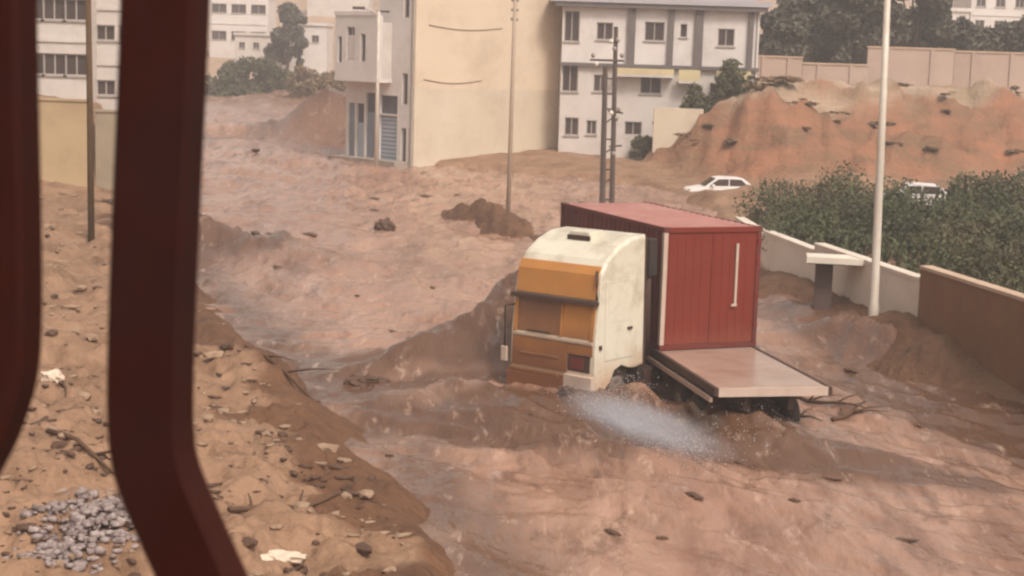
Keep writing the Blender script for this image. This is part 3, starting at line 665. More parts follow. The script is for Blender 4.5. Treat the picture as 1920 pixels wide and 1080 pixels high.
def twin_pole():
    D = 76.0
    b = PY(1131, 385, D); root = empty('electricity_pole', (b.x, D, b.z), 0, 'twin-column lattice electricity pole behind the red container', 'utility pole')
    def loc(px, py): p = PY(px, py, D); return Vector((p.x - b.x, 0, p.z - b.z))
    a0, a1 = loc(1129, 385), loc(1135, 124); c0, c1 = loc(1147, 385), loc(1155, 50)
    tubo('column', [a0 + Vector((0, 0, -1.2)), a0, a1], [0.17, 0.165, 0.13], M['poleconc'], root, 6)
    tubo('column', [c0 + Vector((0, 0, -1.2)), c0, c1], [0.15, 0.145, 0.11], M['poleconc'], root, 6)
    for k in range(9):
        f = (k + .4) / 9.2; p = a0.lerp(a1, f); z = p.z; q = c0.lerp(c1, (z - c0.z) / (c1.z - c0.z))
        if k % 2 == 0 or k > 5: tubo('rung', [p, q], 0.045, M['poleconc'], root, 6)
        else: tubo('rung', [p, q + Vector((0, 0, .35))], 0.04, M['poleconc'], root, 6)
    y1 = loc(1106, 112); y2 = loc(1170, 114)
    tubo('crossarm', [y1 + Vector((0, -.12, 0)), y2 + Vector((0, -.12, 0))], 0.06, M['poleconc'], root, 6)
    for px, py, m_ in ((1146, 78, 'shelterroof'), (1158, 76, 'ceramic'), (1152, 92, 'ceramic'), (1146, 212, 'shelterroof'), (1160, 205, 'ceramic'), (1156, 222, 'ceramic'), (1150, 288, 'ceramic'), (1118, 120, 'shelterroof'), (1112, 104, 'ceramic'), (1166, 104, 'ceramic')):
        p = loc(px, py)
        bm = bmesh.new(); tube(bm, [p + Vector((0, -.1, -.11)), p + Vector((0, -.1, -.03)), p + Vector((0, -.1, .05)), p + Vector((0, -.1, .12))], [.05, .10, .10, .05], 8); obj('insulator', bm, M[m_], root, smooth=True)
    tubo('hardware_arm', [loc(1142, 275), loc(1166, 273)], 0.05, M['poleconc'], root, 6)
    tubo('hardware_arm', [loc(1140, 208), loc(1168, 212)], 0.05, M['poleconc'], root, 6)
twin_pole()

# ------------------------------------------------------------------ flatbed trailer with red container
TZ = 1.18
def trailer():
    # near end edge, measured on the deck plane
    nl, nr = PZ(1328, 733, TZ), PZ(1572, 724, TZ)
    yaw = R(12.0)
    mid = (nl + nr) / 2
    root = empty('flatbed_trailer', (mid.x, mid.y, 0), yaw, 'flatbed trailer with bare muddy deck end projecting from under the red container', 'trailer')
    hw = 1.31; L = 10.8
    bxo('deck_plate', (-hw + .088, hw - .088, 0.058, L, TZ - 0.06, TZ), M['deck'], root)
    bxo('side_rail', (-hw, -hw + 0.085, 0.0, L, TZ - 0.16, TZ + 0.015), M['chassis'], root)
    bxo('side_rail', (hw - 0.085, hw, 0.0, L, TZ - 0.16, TZ + 0.015), M['chassis'], root)
    bxo('end_rail', (-hw + .09, hw - .09, 0.0, 0.055, TZ - 0.17, TZ + 0.016), M['palemetal'], root)
    bxo('rub_rail', (-hw - 0.07, -hw - .005, 0.1, L, TZ - 0.30, TZ - 0.20), M['deck'], root)
    for s in (-1, 1):
        bxo('chassis_beam', (s * 0.5 - .07, s * 0.5 + .07, 0.25, L, TZ - 0.52, TZ - 0.07), M['chassis'], root)
    for k in range(7): bxo('cross_member', (-hw + .09, hw - .09, 0.4 + k * 1.6, 0.5 + k * 1.6, TZ - 0.2, TZ - 0.065), M['chassis'], root)
    for y in (1.7, 3.0):
        for s in (-1, 1): wheel(root, (s * 1.0, y, 0.2), 0.48, 0.3)
        tubo('axle', [(-1.0, y, 0.2), (1.0, y, 0.2)], 0.06, M['chassis'], root)
        bxo('axle_hanger', (-.55, .55, y - .08, y + .08, 0.2, TZ - .5), M['chassis'], root)
def wheel(parent, c, r, w_, axis='x', n=20):
    def ring(bm, prof, n):
        vs = []
        for k in range(n):
            a = 2 * math.pi * k / n
            vs.append([bm.verts.new((c[0] + x, c[1] + rr * math.cos(a), c[2] + rr * math.sin(a)) if axis == 'x' else (c[0] + rr * math.cos(a), c[1] + x, c[2] + rr * math.sin(a))) for x, rr in prof])
        for k in range(n):
            for j in range(len(prof) - 1): bm.faces.new((vs[k][j], vs[(k + 1) % n][j], vs[(k + 1) % n][j + 1], vs[k][j + 1]))
    h = w_ / 2
    bm = bmesh.new(); ring(bm, [(-h * .9, r * .58), (-h, r * .7), (-h, r * .9), (-h * .7, r), (h * .7, r), (h, r * .9), (h, r * .7), (h * .9, r * .58)], n)
    ty = obj('wheel', bm, M['black'], parent, smooth=True)
    bm = bmesh.new(); ring(bm, [(-h * .5, 0.01), (-h * .6, r * .3), (-h * .85, r * .59), (h * .85, r * .59), (h * .6, r * .3), (h * .5, 0.01)], n)
    obj('rim', bm, M['rim'], ty, smooth=True)
    return ty
trailer()

def container():
    # end face: bottom left corner seen at (1238, 660)
    yaw = R(22); Hc, Wc, Lc = 2.9, 2.6, 6.06
    c = PY(1236, 662, 37.0)
    root = empty('shipping_container', (c.x, c.y, TZ + 0.02), yaw, 'red shipping container with faded roof standing on the flatbed trailer', 'container')
    e = 0.11
    # end: two doors of pressed panels
    for k, (a, b) in enumerate(((e, Wc / 2 - .008), (Wc / 2 + .008, Wc - e))):
        d = bxo('door', (a, b, 0.03, 0.08, 0.13, Hc - 0.13), M['red'], root)
        n = 5
        for j in range(n):
            x0 = a + 0.06 + j * (b - a - .12) / n
            bxo('rib', (x0, x0 + (b - a - .12) / n * 0.55, 0.022, 0.0295, 0.2, Hc - 0.2), M['red'], d)
    hb = bxo('locking_bar', (1.92, 1.985, -0.035, 0.012, 1.05, 2.5), M['palemetal'], root, 0.01)
    bxo('handle', (1.84, 1.99, -0.05, -0.036, 1.0, 1.06), M['palemetal'], hb)
    for z in (.5, 1.2, 2.0, 2.5): bxo('hinge', (Wc - e + .01, Wc - .005, -0.02, 0.0, z, z + .09), M['red'], root)
    # frame
    for x0, m_ in ((0, M['palemetal']), (Wc - e, M['redside'])):
        for y0 in (0, Lc - .1): bxo('corner_post', (x0, x0 + e - .004, y0, y0 + .1, 0.12, Hc - .12), m_ if y0 == 0 else M['redside'], root)
    for x0 in (0, Wc - .17):
        for y0 in (0, Lc - .17):
            for z0 in (0, Hc - .118): bxo('corner_casting', (x0 - .004, x0 + .174, y0 - .006, y0 + .17, z0, z0 + .118), M['redside'], root)
    bxo('end_sill', (.175, Wc - .175, 0.0, 0.09, 0.0, 0.125), M['redside'], root)
    bxo('end_header', (.175, Wc - .175, 0.0, 0.09, Hc - .122, Hc - .004), M['red'], root)
    for x0 in (0, Wc - .07):
        bxo('top_rail', (x0 + .002, x0 + .068, .17, Lc - .17, Hc - .09, Hc - .005), M['redside'], root)
        bxo('bottom_rail', (x0 + .002, x0 + .068, .17, Lc - .17, 0.0, 0.14), M['redside'], root)
    bxo('end_wall', (.11, Wc - .11, Lc - .08, Lc - .03, .1, Hc - .1), M['redside'], root)
    def corr(name, x, flip):
        V, F = [], []; n = 22; y = .1; st = (Lc - .2) / n; prof = []
        for k in range(n):
            for f, d in ((0, .01), (.28, .01), (.5, .046), (.78, .046)): prof.append((.1 + (k + f) * st, d))
        prof.append((Lc - .1, .01))
        for yy, d in prof:
            V += [(x + (d if not flip else -d), yy, .14), (x + (d if not flip else -d), yy, Hc - .09)]
        for k in range(len(prof) - 1): F.append((2 * k, 2 * k + 2, 2 * k + 3, 2 * k + 1))
        return pyobj(name, V, F, M['redside'], root)
    corr('side_wall', 0.0, False); corr('side_wall', Wc, True)
    V, F, n = [], [], 18
    pr = []
    for k in range(n):
        for f, d in ((0, 0), (.4, 0), (.5, .018), (.9, .018)): pr.append((.09 + (k + f) * (Lc - .18) / n, d))
    pr.append((Lc - .09, 0))
    for yy, d in pr: V += [(.07, yy, Hc - .03 + d), (Wc - .07, yy, Hc - .03 + d)]
    for k in range(len(pr) - 1): F.append((2 * k, 2 * k + 1, 2 * k + 3, 2 * k + 2))
    pyobj('roof', V, F, M['redroof'], root)
    bxo('floor', (.07, Wc - .07, .1, Lc - .1, 0.02, 0.1), M['chassis'], root)
container()

# ------------------------------------------------------------------ truck cab
def truck():
    yaw = R(-41)
    corner = PY(1119, 600, 35.0)                       # front corner nearest the camera
    root = empty('truck', (corner.x, corner.y, 0.0), yaw, 'truck with orange front and white-sided cab, swamped beside the red container', 'truck')
    root.rotation_euler = (R(0.5), R(-1.0), yaw)
    # local: x runs from the offside (-2.5) to the corner (0); y runs from the front (0) to the rear
    Wd, Ln = 2.46, 1.86
    prof_side = [(0.02, 0.55), (0.0, 1.0), (0.03, 1.75), (0.16, 2.75), (0.22, 3.22), (0.42, 3.5), (0.85, 3.78), (1.35, 3.95), (Ln, 3.98), (Ln, 0.95), (1.52, 0.9), (1.32, 1.05), (1.0, 1.16), (0.68, 1.05), (0.5, 0.75), (0.42, 0.45)]
    # cab shell: side profile extruded across, the orange front laid on as its own skin
    bm = bmesh.new(); prism(bm, prof_side, -Wd, 0.0, ax='x')
    lay = [e for e in bm.edges if abs((e.verts[0].co - e.verts[1].co).x) < 1e-4]
    bmesh.ops.bevel(bm, geom=lay, offset=0.09, segments=3, profile=0.55, affect='EDGES', clamp_overlap=True)
    shell = obj('cab_shell', bm, M['cabwhite'], root)
    # orange front skin following the profile
    def skin(name, pr, x0, x1, m_, off0, off1, par, nx=1):
        bm = bmesh.new(); prism(bm, [(y - off1, z) for y, z in pr] + [(y - off0, z) for y, z in reversed(pr)], x0, x1, ax='x')
        return obj(name, bm, m_, par, bevel=0.012)
    fy = lambda z: float(np.interp(z, [0.55, 1.0, 1.75, 2.75, 3.22, 3.5], [0.02, 0.0, 0.03, 0.16, 0.22, 0.42]))
    def fp(z0, z1, n=4): return [(fy(z0 + (z1 - z0) * k / n), z0 + (z1 - z0) * k / n) for k in range(n + 1)]
    skin('brow_panel', fp(2.62, 3.36), -Wd + 0.05, -0.07, M['caborange'], -0.05, 0.035, root)
    v = skin('sun_visor', [(fy(2.56) - .03, 2.50), (fy(2.6) - .02, 2.60)], -Wd + 0.0, 0.03, M['chassis'], 0.0, 0.16, root)
    sc_ = skin('windscreen', fp(1.72, 2.49), -Wd + 0.16, -1.02, M['mudglass'], -0.02, 0.012, root)
    bxo('wiper', (-Wd + .5, -1.3, -.02, 0.0, 1.74, 1.77), M['black'], sc_)
    skin('windscreen', fp(1.72, 2.49), -0.97, -0.16, M['caborange'], -0.02, 0.014, root)
    skin('screen_pillar', fp(1.70, 2.5), -1.018, -0.972, M['caborange'], -0.02, 0.04, root)
    for a, b in ((-Wd + .05, -Wd + .155), (-0.155, -0.06)): skin('corner_pillar', fp(1.70, 2.5), a, b, M['caborange'], -0.02, 0.035, root)
    skin('waist_strip', fp(1.62, 1.68), -Wd + .05, -.06, M['coping'], -0.02, 0.05, root)
    g = skin('grille_panel', fp(0.92, 1.59), -Wd + .05, -0.78, M['caborange'], -0.02, 0.03, root)
    for k in range(1): skin('grille_slat', fp(1.2 + k * .17, 1.25 + k * .17, 1), -Wd + .3, -1.0, M['mudglass'], 0.02, 0.05, g)
    skin('corner_panel', fp(1.36, 1.59), -0.77, -0.06, M['caborange'], -0.02, 0.03, root)
    hd = skin('headlight', fp(0.97, 1.35), -0.76, -0.12, M['chassis'], -0.02, 0.012, root)
    skin('headlight_glass', fp(1.03, 1.29), -0.66, -0.3, M['redside'], 0.0, 0.02, hd)
    skin('bumper', fp(0.35, 0.78), -Wd - .02, -0.8, M['caborange'], -0.05, 0.14, root)
    skin('bumper_end', fp(0.60, 0.90), -0.79, 0.0, M['palemetal'], -0.05, 0.12, root)
    skin('bumper_strip', fp(0.79, 0.87), -Wd + .02, -0.8, M['mudglass'], -0.05, 0.12, root)
    # mirror on the far side, grab rail on the near corner
    tubo('mirror_arm', [(-Wd + .05, .12, 2.3), (-Wd - .18, -.02, 2.25), (-Wd - .18, -.02, 1.3)], 0.022, M['chassis'], root)
    bxo('mirror', (-Wd - .27, -Wd - .09, -.06, .0, 0.95, 1.3), M['palemetal'], root, .02)
    tubo('grab_rail', [(-.06, fy(3.0) - .06, 2.62), (-.05, fy(3.1) - .09, 3.05), (-.12, fy(3.2) - .02, 3.26)], 0.03, M['chassis'], root)
    # white side: door, window seam, handle, lamp
    def seam(name, pts, m_=M['coping'], r=.009): return tubo(name, pts, r, m_, root, 5)
    sx = .004
    d = bxo('door', (.0015, .014, 0.36, 1.42, 1.22, 3.02), M['cabwhite'], root, .004)
    bxo('door_window', (.0145, .02, 0.46, 1.3, 2.08, 2.92), M['cabwhite'], d, .002)
    bxo('handle', (.015, .05, 1.18, 1.34, 1.86, 1.92), M['chassis'], d, .006)
    bxo('marker_lamp', (.002, .04, 0.16, 0.24, 1.5, 1.6), M['chassis'], root, .006)
    bxo('side_step', (-.3, .03, .46, .66, .42, .52), M['chassis'], root, .01)
    # roof hatch and air horns
    hz = 3.79
    hatch = bxo('roof_hatch', (-1.55, -0.95, 0.95, 1.45, 3.84, 4.02), M['cabwhite'], root, .03)
    bxo('hatch_lip', (-1.58, -0.92, 0.92, 0.945, 3.82, 3.93), M['chassis'], hatch)
    # rear: dark back wall, intake stack, frame
    bxo('back_wall', (-Wd + .04, -.04, Ln + .002, Ln + .1, .95, 3.9), M['chassis'], root, .02)
    st = tubo('air_intake', [(-.16, Ln + .24, 1.1), (-.16, Ln + .24, 3.6)], 0.12, M['chassis'], root, 10)
    bxo('intake_head', (-.34, .02, Ln + .12, Ln + .42, 3.0, 3.86), M['black'], st, .03)
    for x in (-Wd + .75, -.85): bxo('frame_rail', (x - .05, x + .05, .2, 3.0, .52, .8), M['chassis'], root)
    for x in (-.26, -Wd + .26): wheel(root, (x, 1.0, .5), .52, .32)
    tubo('axle', [(-Wd + .26, 1.0, .5), (-.26, 1.0, .5)], .07, M['chassis'], root)
    bxo('mudguard', (-.45, -.02, 1.66, 1.84, .35, .9), M['black'], root, .02)
    bxo('battery_box', (-.6, -.1, Ln + .15, 2.7, .35, .78), M['chassis'], root, .02)
truck()

# ------------------------------------------------------------------ white cars parked beyond the river
def car(loc, rz, label, m_):
    root = empty('parked_car', loc, rz, label, 'car', 'white cars parked below the hillside')
    # x = length (front at -x), y = width
    lower = [(-2.1, .35), (-2.12, .62), (-1.95, .8), (-1.05, .95), (1.75, 1.0), (2.05, .92), (2.1, .5), (2.05, .33)]
    bm = bmesh.new(); prism(bm, lower, -.84, .84); obj('body', bm, m_, root, bevel=.05)
    roof = [(-1.1, .94), (-.35, 1.45), (.1, 1.5), (1.25, 1.47), (1.95, .99)]
    bm = bmesh.new(); prism(bm, roof, -.72, .72); cb = obj('cabin', bm, m_, root, bevel=.05)
    for s in (-1, 1):
        bm = bmesh.new(); prism(bm, [(-.85, 1.0), (-.3, 1.38), (.35, 1.40), (.35, 1.0)], s * .715, s * .745); obj('side_window', bm, M['glass'], cb)
        bm = bmesh.new(); prism(bm, [(.43, 1.0), (.43, 1.40), (1.15, 1.38), (1.6, 1.0)], s * .715, s * .745); obj('side_window', bm, M['glass'], cb)
    bm = bmesh.new(); vs = [bm.verts.new(p) for p in ((-1.1, -.62, .985), (-1.1, .62, .985), (-.42, .56, 1.43), (-.42, -.56, 1.43))]; bm.faces.new(vs)
    bmesh.ops.solidify(bm, geom=bm.faces[:], thickness=.03); wd = obj('windscreen', bm, M['glass'], cb)
    for x in (-1.3, 1.3):
        for s in (-1, 1): wheel(root, (x, s * .74, .32), .32, .2, axis='y', n=16)
    for s in (-1, 1):
        bxo('headlight', (-2.13, -2.0, s * .62 - .14, s * .62 + .14, .62, .76), M['lamp'], root, .02)
        bxo('tail_light', (2.0, 2.1, s * .68 - .1, s * .68 + .1, .7, .88), M['redside'], root, .02)
        bxo('wing_mirror', (-.75, -.58, s * .92 - .1, s * .92 + .1, .98, 1.1), m_, root, .02)
    bxo('bumper', (-2.2, -2.08, -.78, .78, .32, .56), m_, root, .03)
    root.scale = (.86, .9, .9)
    return root
p = PY(1348, 374, 85.0); car((p.x, 85, H(p.x, 85) - .68), R(8), 'white car parked below the red hillside, just above the container roof', M['carwhite'])
p = PY(1712, 358, 76.5); car((p.x, 76.5, H(p.x, 76.5) - .3), R(-6), 'white car almost hidden behind the reeds, right of the tall lamp post', M['carwhite'])

# ------------------------------------------------------------------ vegetation
def leaf_cloud(centers, radii, n, size, rng, flat=0.75, shape='leaf'):
    """many small leaf faces on and in clumps; returns verts, faces"""
    c = np.array(centers); r = np.array(radii)
    pick = rng.choice(len(c), n, p=(r ** 2) / (r ** 2).sum())
    d = rng.normal(size=(n, 3)); d /= np.linalg.norm(d, axis=1, keepdims=True)
    rad = r[pick] * (0.55 + 0.5 * rng.random(n)) 
    p = c[pick] + d * rad[:, None] * np.array([1, 1, flat])
    a = rng.normal(size=(n, 3)); a /= np.linalg.norm(a, axis=1, keepdims=True)
    b = np.cross(a, rng.normal(size=(n, 3))); b /= np.linalg.norm(b, axis=1, keepdims=True)
    s = size * (0.6 + 0.8 * rng.random(n))[:, None]
    v = np.stack([p - a * s, p + b * s * .45, p + a * s, p - b * s * .45], 1).reshape(-1, 3)
    f = np.arange(n * 4).reshape(-1, 4)
    return v, f
def quickmesh(name, v, q, m_, parent=None):
    me = bpy.data.meshes.new(name); me.vertices.add(len(v)); me.vertices.foreach_set('co', np.asarray(v, np.float32).ravel())
    me.loops.add(q.size); me.loops.foreach_set('vertex_index', q.ravel().astype(np.int32))
    me.polygons.add(len(q)); me.polygons.foreach_set('loop_start', np.arange(0, q.size, q.shape[1], dtype=np.int32))
    me.update(calc_edges=True); me.materials.append(m_)
    return link(bpy.data.objects.new(name, me), parent)
def tree(loc, h, cr, label, m_, seed, leaves=3500, lsize=0.22, name='tree', trunkf=0.35, group=None, flat=.85, cat='tree'):
    rng = np.random.default_rng(seed); rr = random.Random(seed)
    root = empty(name, loc, 0, label, cat, group)
    bm = bmesh.new()
    tube(bm, [(0, 0, -.4), (.05 * h * rr.uniform(-1, 1) * .3, 0, h * trunkf * .6), (.1, .05, h * trunkf), (.1, .1, h * .75)], [h * .035, h * .028, h * .022, h * .008], 7)
    cs, rs = [], []
    for k in range(9):
        a = rr.uniform(0, 6.28); rad = cr * rr.uniform(.25, .8); z = h * rr.uniform(trunkf + .1, .93)
        rad *= 1.0 - max(0, (z / h - .7)) * 1.4
        q = (math.cos(a) * rad, math.sin(a) * rad, z)
        tube(bm, [(.05, .03, h * trunkf * rr.uniform(.8, 1.3)), (q[0] * .5, q[1] * .5, z * .75), q], [h * .014, h * .009, h * .003], 5)
        cs.append(q); rs.append(cr * rr.uniform(.3, .5))
    for k in range(12):
        a = rr.uniform(0, 6.28); rad = cr * rr.uniform(.4, .95); z = h * rr.uniform(trunkf + .05, .9)
        cs.append((math.cos(a) * rad, math.sin(a) * rad, z)); rs.append(cr * rr.uniform(.18, .32))
    obj('trunk', bm, M['bark'], root, smooth=True)
    v, f = leaf_cloud(cs, rs, leaves, lsize, rng, flat)
    quickmesh('crown', v, f, m_, root)
    return root
def atg(px, Y): x = PY(px, 300, Y).x; return (x, Y, H(x, Y) - .05)
G1 = 'trees behind the hilltop wall'
for px, Y, h, cr, lab, sd_ in ((1448, 114, 5.2, 2.2, 'small grey-green tree beside the apartment building roof edge', 1), (1520, 120, 7.6, 3.0, 'tall grey-green tree behind the lowest stretch of hilltop wall', 2),
                          (1590, 117, 7.6, 2.6, 'dense grey-green tree just left of the tall lamp post top', 3), (1640, 125, 8.6, 2.8, 'grey-green tree standing behind the tall lamp post top', 14), (1548, 126, 8.4, 3.0, 'tall grey-green tree behind the others, between wall step and lamp post', 15), (1480, 119, 6.8, 2.4, 'grey-green tree second from the apartment building', 16), (1690, 121, 8.2, 2.9, 'broad grey-green tree just right of the tall lamp post top', 4),
                          (1722, 126, 6.8, 2.2, 'grey-green tree in front of the ridge house', 5), (1790, 124, 4.6, 2.0, 'low dark tree below the ridge house', 6), (1850, 122, 5.0, 2.6, 'low dark tree below the ridge villa', 7), (1915, 121, 5.2, 2.4, 'low dark tree at the right picture edge above the wall', 8)):
    tree(atg(px, Y), h, cr, lab, M['leafgrey'], sd_, 9000, .27, trunkf=.10, group=G1)
tree(atg(536, 196), 9.0, 2.6, 'round dark tree between the white far houses', M['leafgrey'], 21, 9000, .26, trunkf=.2)
G2 = 'scrub along the upstream bank'
labs = ['leftmost low bush beside the dark grille bar', 'second low bush from the grille bar, along the upstream bank', 'third low bush from the grille bar, along the upstream bank', 'fourth low bush from the grille bar, along the upstream bank', 'dark bush left of the shop wing', 'dark bush touching the left edge of the shop wing']
for i, (px, Y, h, cr) in enumerate(((415, 176, 3.6, 2.4), (452, 182, 4.6, 2.6), (490, 184, 4.4, 2.6), (525, 186, 3.6, 2.2), (580, 172, 4.8, 2.4), (618, 168, 4.4, 2.2))):
    tree(atg(px, Y), h, cr, labs[i], M['leaf'] if i < 4 else M['dryleaf'], 40 + i, 2600, .24, name='bush', trunkf=.12, group=G2, cat='bush')
G3 = 'shrubs in front of the apartment building'
labs = ['leftmost shrub before the apartment building, above the bare slope', 'second shrub from left before the apartment building', 'third shrub from left before the apartment building', 'rightmost shrub before the apartment building, under its yellow balcony']
for i, (px, Y, h, cr) in enumerate(((1205, 100, 1.6, .8), (1262, 100, 2.0, 1.2), (1310, 100.5, 2.2, 1.3), (1368, 101, 2.1, 1.3))):
    tree(atg(px, Y), h, cr, labs[i], M['leaf'], 60 + i, 1500, .15, name='shrub', trunkf=.12, group=G3, cat='shrub')
# tufts on the red slope
rr = random.Random(5)
proto = None
for k in range(60):
    px, = (rr.uniform(1270, 1915),); Y = rr.uniform(92, 108)
    x = PY(px, 200, Y).x
    if (Y - np.interp(x, TOE[:, 0], TOE[:, 1])) < 0.5 or x < 9: continue
    if proto is None:
        v, f = leaf_cloud([(0, 0, .2), (.3, .1, .15), (-.25, .05, .18)], [.35, .25, .28], 260, .12, np.random.default_rng(9), .6)
        proto = quickmesh('dry_tuft', v, f, M['dryleaf'])
        o = proto
    else: o = copyobj(proto)
    o.location = (x, Y, H(x, Y) - .02); s = rr.uniform(.3, 1.15); o.scale = (s * rr.uniform(1.2, 2.6), s, s * rr.uniform(.3, .7)); o.rotation_euler = (0, 0, rr.uniform(0, 6))
    side = 'left of the tall lamp post' if px < 1640 else 'right of the tall lamp post'
    lvl = 'low' if Y < 97 else ('high' if Y > 103 else 'halfway up')
    sz = 'broad' if s > .95 else 'small'
    tag(o, f'{sz} dry tuft {lvl} on the red hillside, {side}', 'shrub', f'{sz} dry tufts {lvl} on the red hillside, {side}')

# reed thicket behind the roadside wall: one mass nobody could count
def reeds():
    rng = np.random.default_rng(3); V, F = [], []
    n = 900; k = 0
    wy = np.array([20, 30, 37, 43.6, 51.5, 57, 63, 80]); wx = np.array([15.35, 13.6, 12.45, 11.2, 9.75, 8.95, 8.75, 9.6])
    Y = rng.uniform(26, 74, n); X = np.interp(Y, wy, wx) + 0.7 + rng.random(n) ** 0.8 * 15
    ok = ~((Y > 66) & (X < 9.5 + (Y - 66) * .3)); X, Y = X[ok], Y[ok]; n = len(X)
    Z = height(X, Y)
    hh = (1.5 + 2.0 * fbm(X * .17, Y * .17, 4, 91) + 0.6 * rng.random(n)) * (0.75 + .25 * sstep(0, 3, X - np.interp(Y, wy, wx)))
    vs, fs = [], []
    for i in range(n):
        base = np.array([X[i], Y[i], Z[i]]); m_ = 7
        az = rng.uniform(0, 6.283, m_); lean = rng.uniform(.2, .9, m_); L = hh[i] * rng.uniform(.5, .95, m_); wd = rng.uniform(.03, .07, m_)
        for j in range(m_):
            d = np.array([math.cos(az[j]), math.sin(az[j]), 0]); s = np.array([-d[1], d[0], 0]) * wd[j]
            st = rng.uniform(0, .45) * L[j]
            p0 = base + np.array([0, 0, st]); p1 = base + d * lean[j] * L[j] * .35 + np.array([0, 0, st + (L[j] - st) * .7]); p2 = base + d * lean[j] * L[j] + np.array([0, 0, st + (L[j] - st) * (1.0 - .35 * lean[j])])
            b = len(vs) ; vs += [p0 - s * .6, p0 + s * .6, p1 + s, p1 - s, p2]
            fs.append((b, b + 1, b + 2, b + 3)); fs.append((b + 3, b + 2, b + 4, b + 4))
    v = np.array(vs); q4 = [f for f in fs if f[2] != f[3]]; t3 = [f[:3] for f in fs if f[2] == f[3]]
    k_ = rng.choice(n, 420); cs = np.stack([X[k_], Y[k_], Z[k_] + hh[k_] * rng.uniform(.2, .9, len(k_))], 1)
    lv, lf = leaf_cloud(cs, rng.uniform(.5, 1.35, len(k_)), 150000, .085, rng, .8)
    q4 = q4 + (lf + len(v)).tolist(); v = np.concatenate([v, lv])
    me = bpy.data.meshes.new('thicket'); me.from_pydata(v.tolist(), [], q4 + t3); me.update(); me.materials.append(M['reed'])
    o = link(bpy.data.objects.new('thicket', me))
    tag(o, 'dense dark green thicket of bushes and reeds behind the roadside wall', 'thicket', kind='stuff')
reeds()

# ------------------------------------------------------------------ debris on the left bank
def rock_mesh(name, seed, m_, n=1):
    rr = random.Random(seed); bm = bmesh.new(); bmesh.ops.create_icosphere(bm, subdivisions=1, radius=.5)
    for v in bm.verts: v.co *= rr.uniform(.7, 1.2)
    for v in bm.verts: v.co.z *= .65
    me = bpy.data.meshes.new(name); bm.to_mesh(me); bm.free(); me.materials.append(m_); return me
rocks = [rock_mesh('rubble_stone', s, M['stone']) for s in range(5)]; darks = [rock_mesh('mud_clod', 20 + s, M['stoned']) for s in range(4)]
rr = random.Random(11)
def on_bank(px0, px1, py0, py1):
    for _ in range(60):
        p = PZ(rr.uniform(px0, px1), rr.uniform(py0, py1), 1.15)
        if p.x < float(xl(p.y)) - 1.0: return p
    return p
for k in range(95):
    a = (80, 215, 320, 860) if k % 4 == 0 else ((390, 640, 560, 1075) if k % 4 != 3 else (20, 330, 780, 1075))
    if k % 4 in (1, 2): a = (385, 800, 600, 1078)
    p = on_bank(*a); s = rr.uniform(.10, .34) * (1 + .015 * (p.y - 25))
    dark = rr.random() < .42
    o = link(bpy.data.objects.new('mud_clod' if dark else 'rubble_stone', rr.choice(darks if dark else rocks)))
    o.scale = (s * rr.uniform(.9, 1.9), s, s * rr.uniform(.6, 1)); o.rotation_euler = (0, 0, rr.uniform(0, 6.28)); o.location = (p.x, p.y, H(p.x, p.y) + s * .12)
    big = 'large' if s > .27 else ('small' if s < .19 else 'middling')
    q = p - O; k_ = FPX / q.dot(fwd); ppx, ppy = CX + q.dot(right) * k_, CY - q.dot(up) * k_
    place = 'between the grille bars' if ppx < 330 else ('beside the wet bank edge' if float(xl(p.y)) - p.x < 2.2 else 'right of the curved bar')
    far_ = 'far up' if ppy < 620 else ('halfway down' if ppy < 850 else 'near picture bottom')
    what = 'dark wet clod' if dark else 'pale rubble stone'
    tag(o, f'{big} {what} {place}, {far_}', 'clod' if dark else 'stone', f'{big} {what}s {place}, {far_}')
# small loose stones and crumbs of mud strewn over the bank
def loose():
    rng = np.random.default_rng(12); base = rocks[0]; bv = np.array([v.co for v in base.vertices]); bf = np.array([p_.vertices[:] for p_ in base.polygons])
    for nm, m_, n, seed_, lab in (('loose_stones', M['stone'], 600, 1, 'loose small pale stones strewn over the left bank'), ('mud_crumbs', M['stoned'], 900, 2, 'dark crumbs of mud and twigs strewn over the left bank')):
        Y = 1 / rng.uniform(1 / 75, 1 / 17, n * 12); X = -Y * rng.uniform(-.02, .33, n * 12)
        d_ = xl(Y) - X; cl = fbm(X * .5, Y * .35, 3, 100 + seed_)
        ok = (d_ > .9) & (cl > rng.uniform(.02, .35, n * 12)); X, Y = X[ok][:n], Y[ok][:n]; Z = height(X, Y); vs, fs, off = [], [], 0
        for i in range(len(X)):
            sz = .025 + .13 * rng.random() ** 2.5; sz *= (.6 + Y[i] / 45); th = rng.uniform(0, 6.28); c_, s_ = math.cos(th), math.sin(th)
            st = rng.uniform(1, 3.2)
            vv = bv * [sz * st, sz, sz * .7]; vv = np.stack([vv[:, 0] * c_ - vv[:, 1] * s_, vv[:, 0] * s_ + vv[:, 1] * c_, vv[:, 2]], 1) + [X[i], Y[i], Z[i] + sz * .1]
            vs.append(vv); fs.append(bf + off); off += len(bv)
        tag(quickmesh(nm, np.concatenate(vs), np.concatenate(fs), m_), lab, 'rubble', kind='stuff')
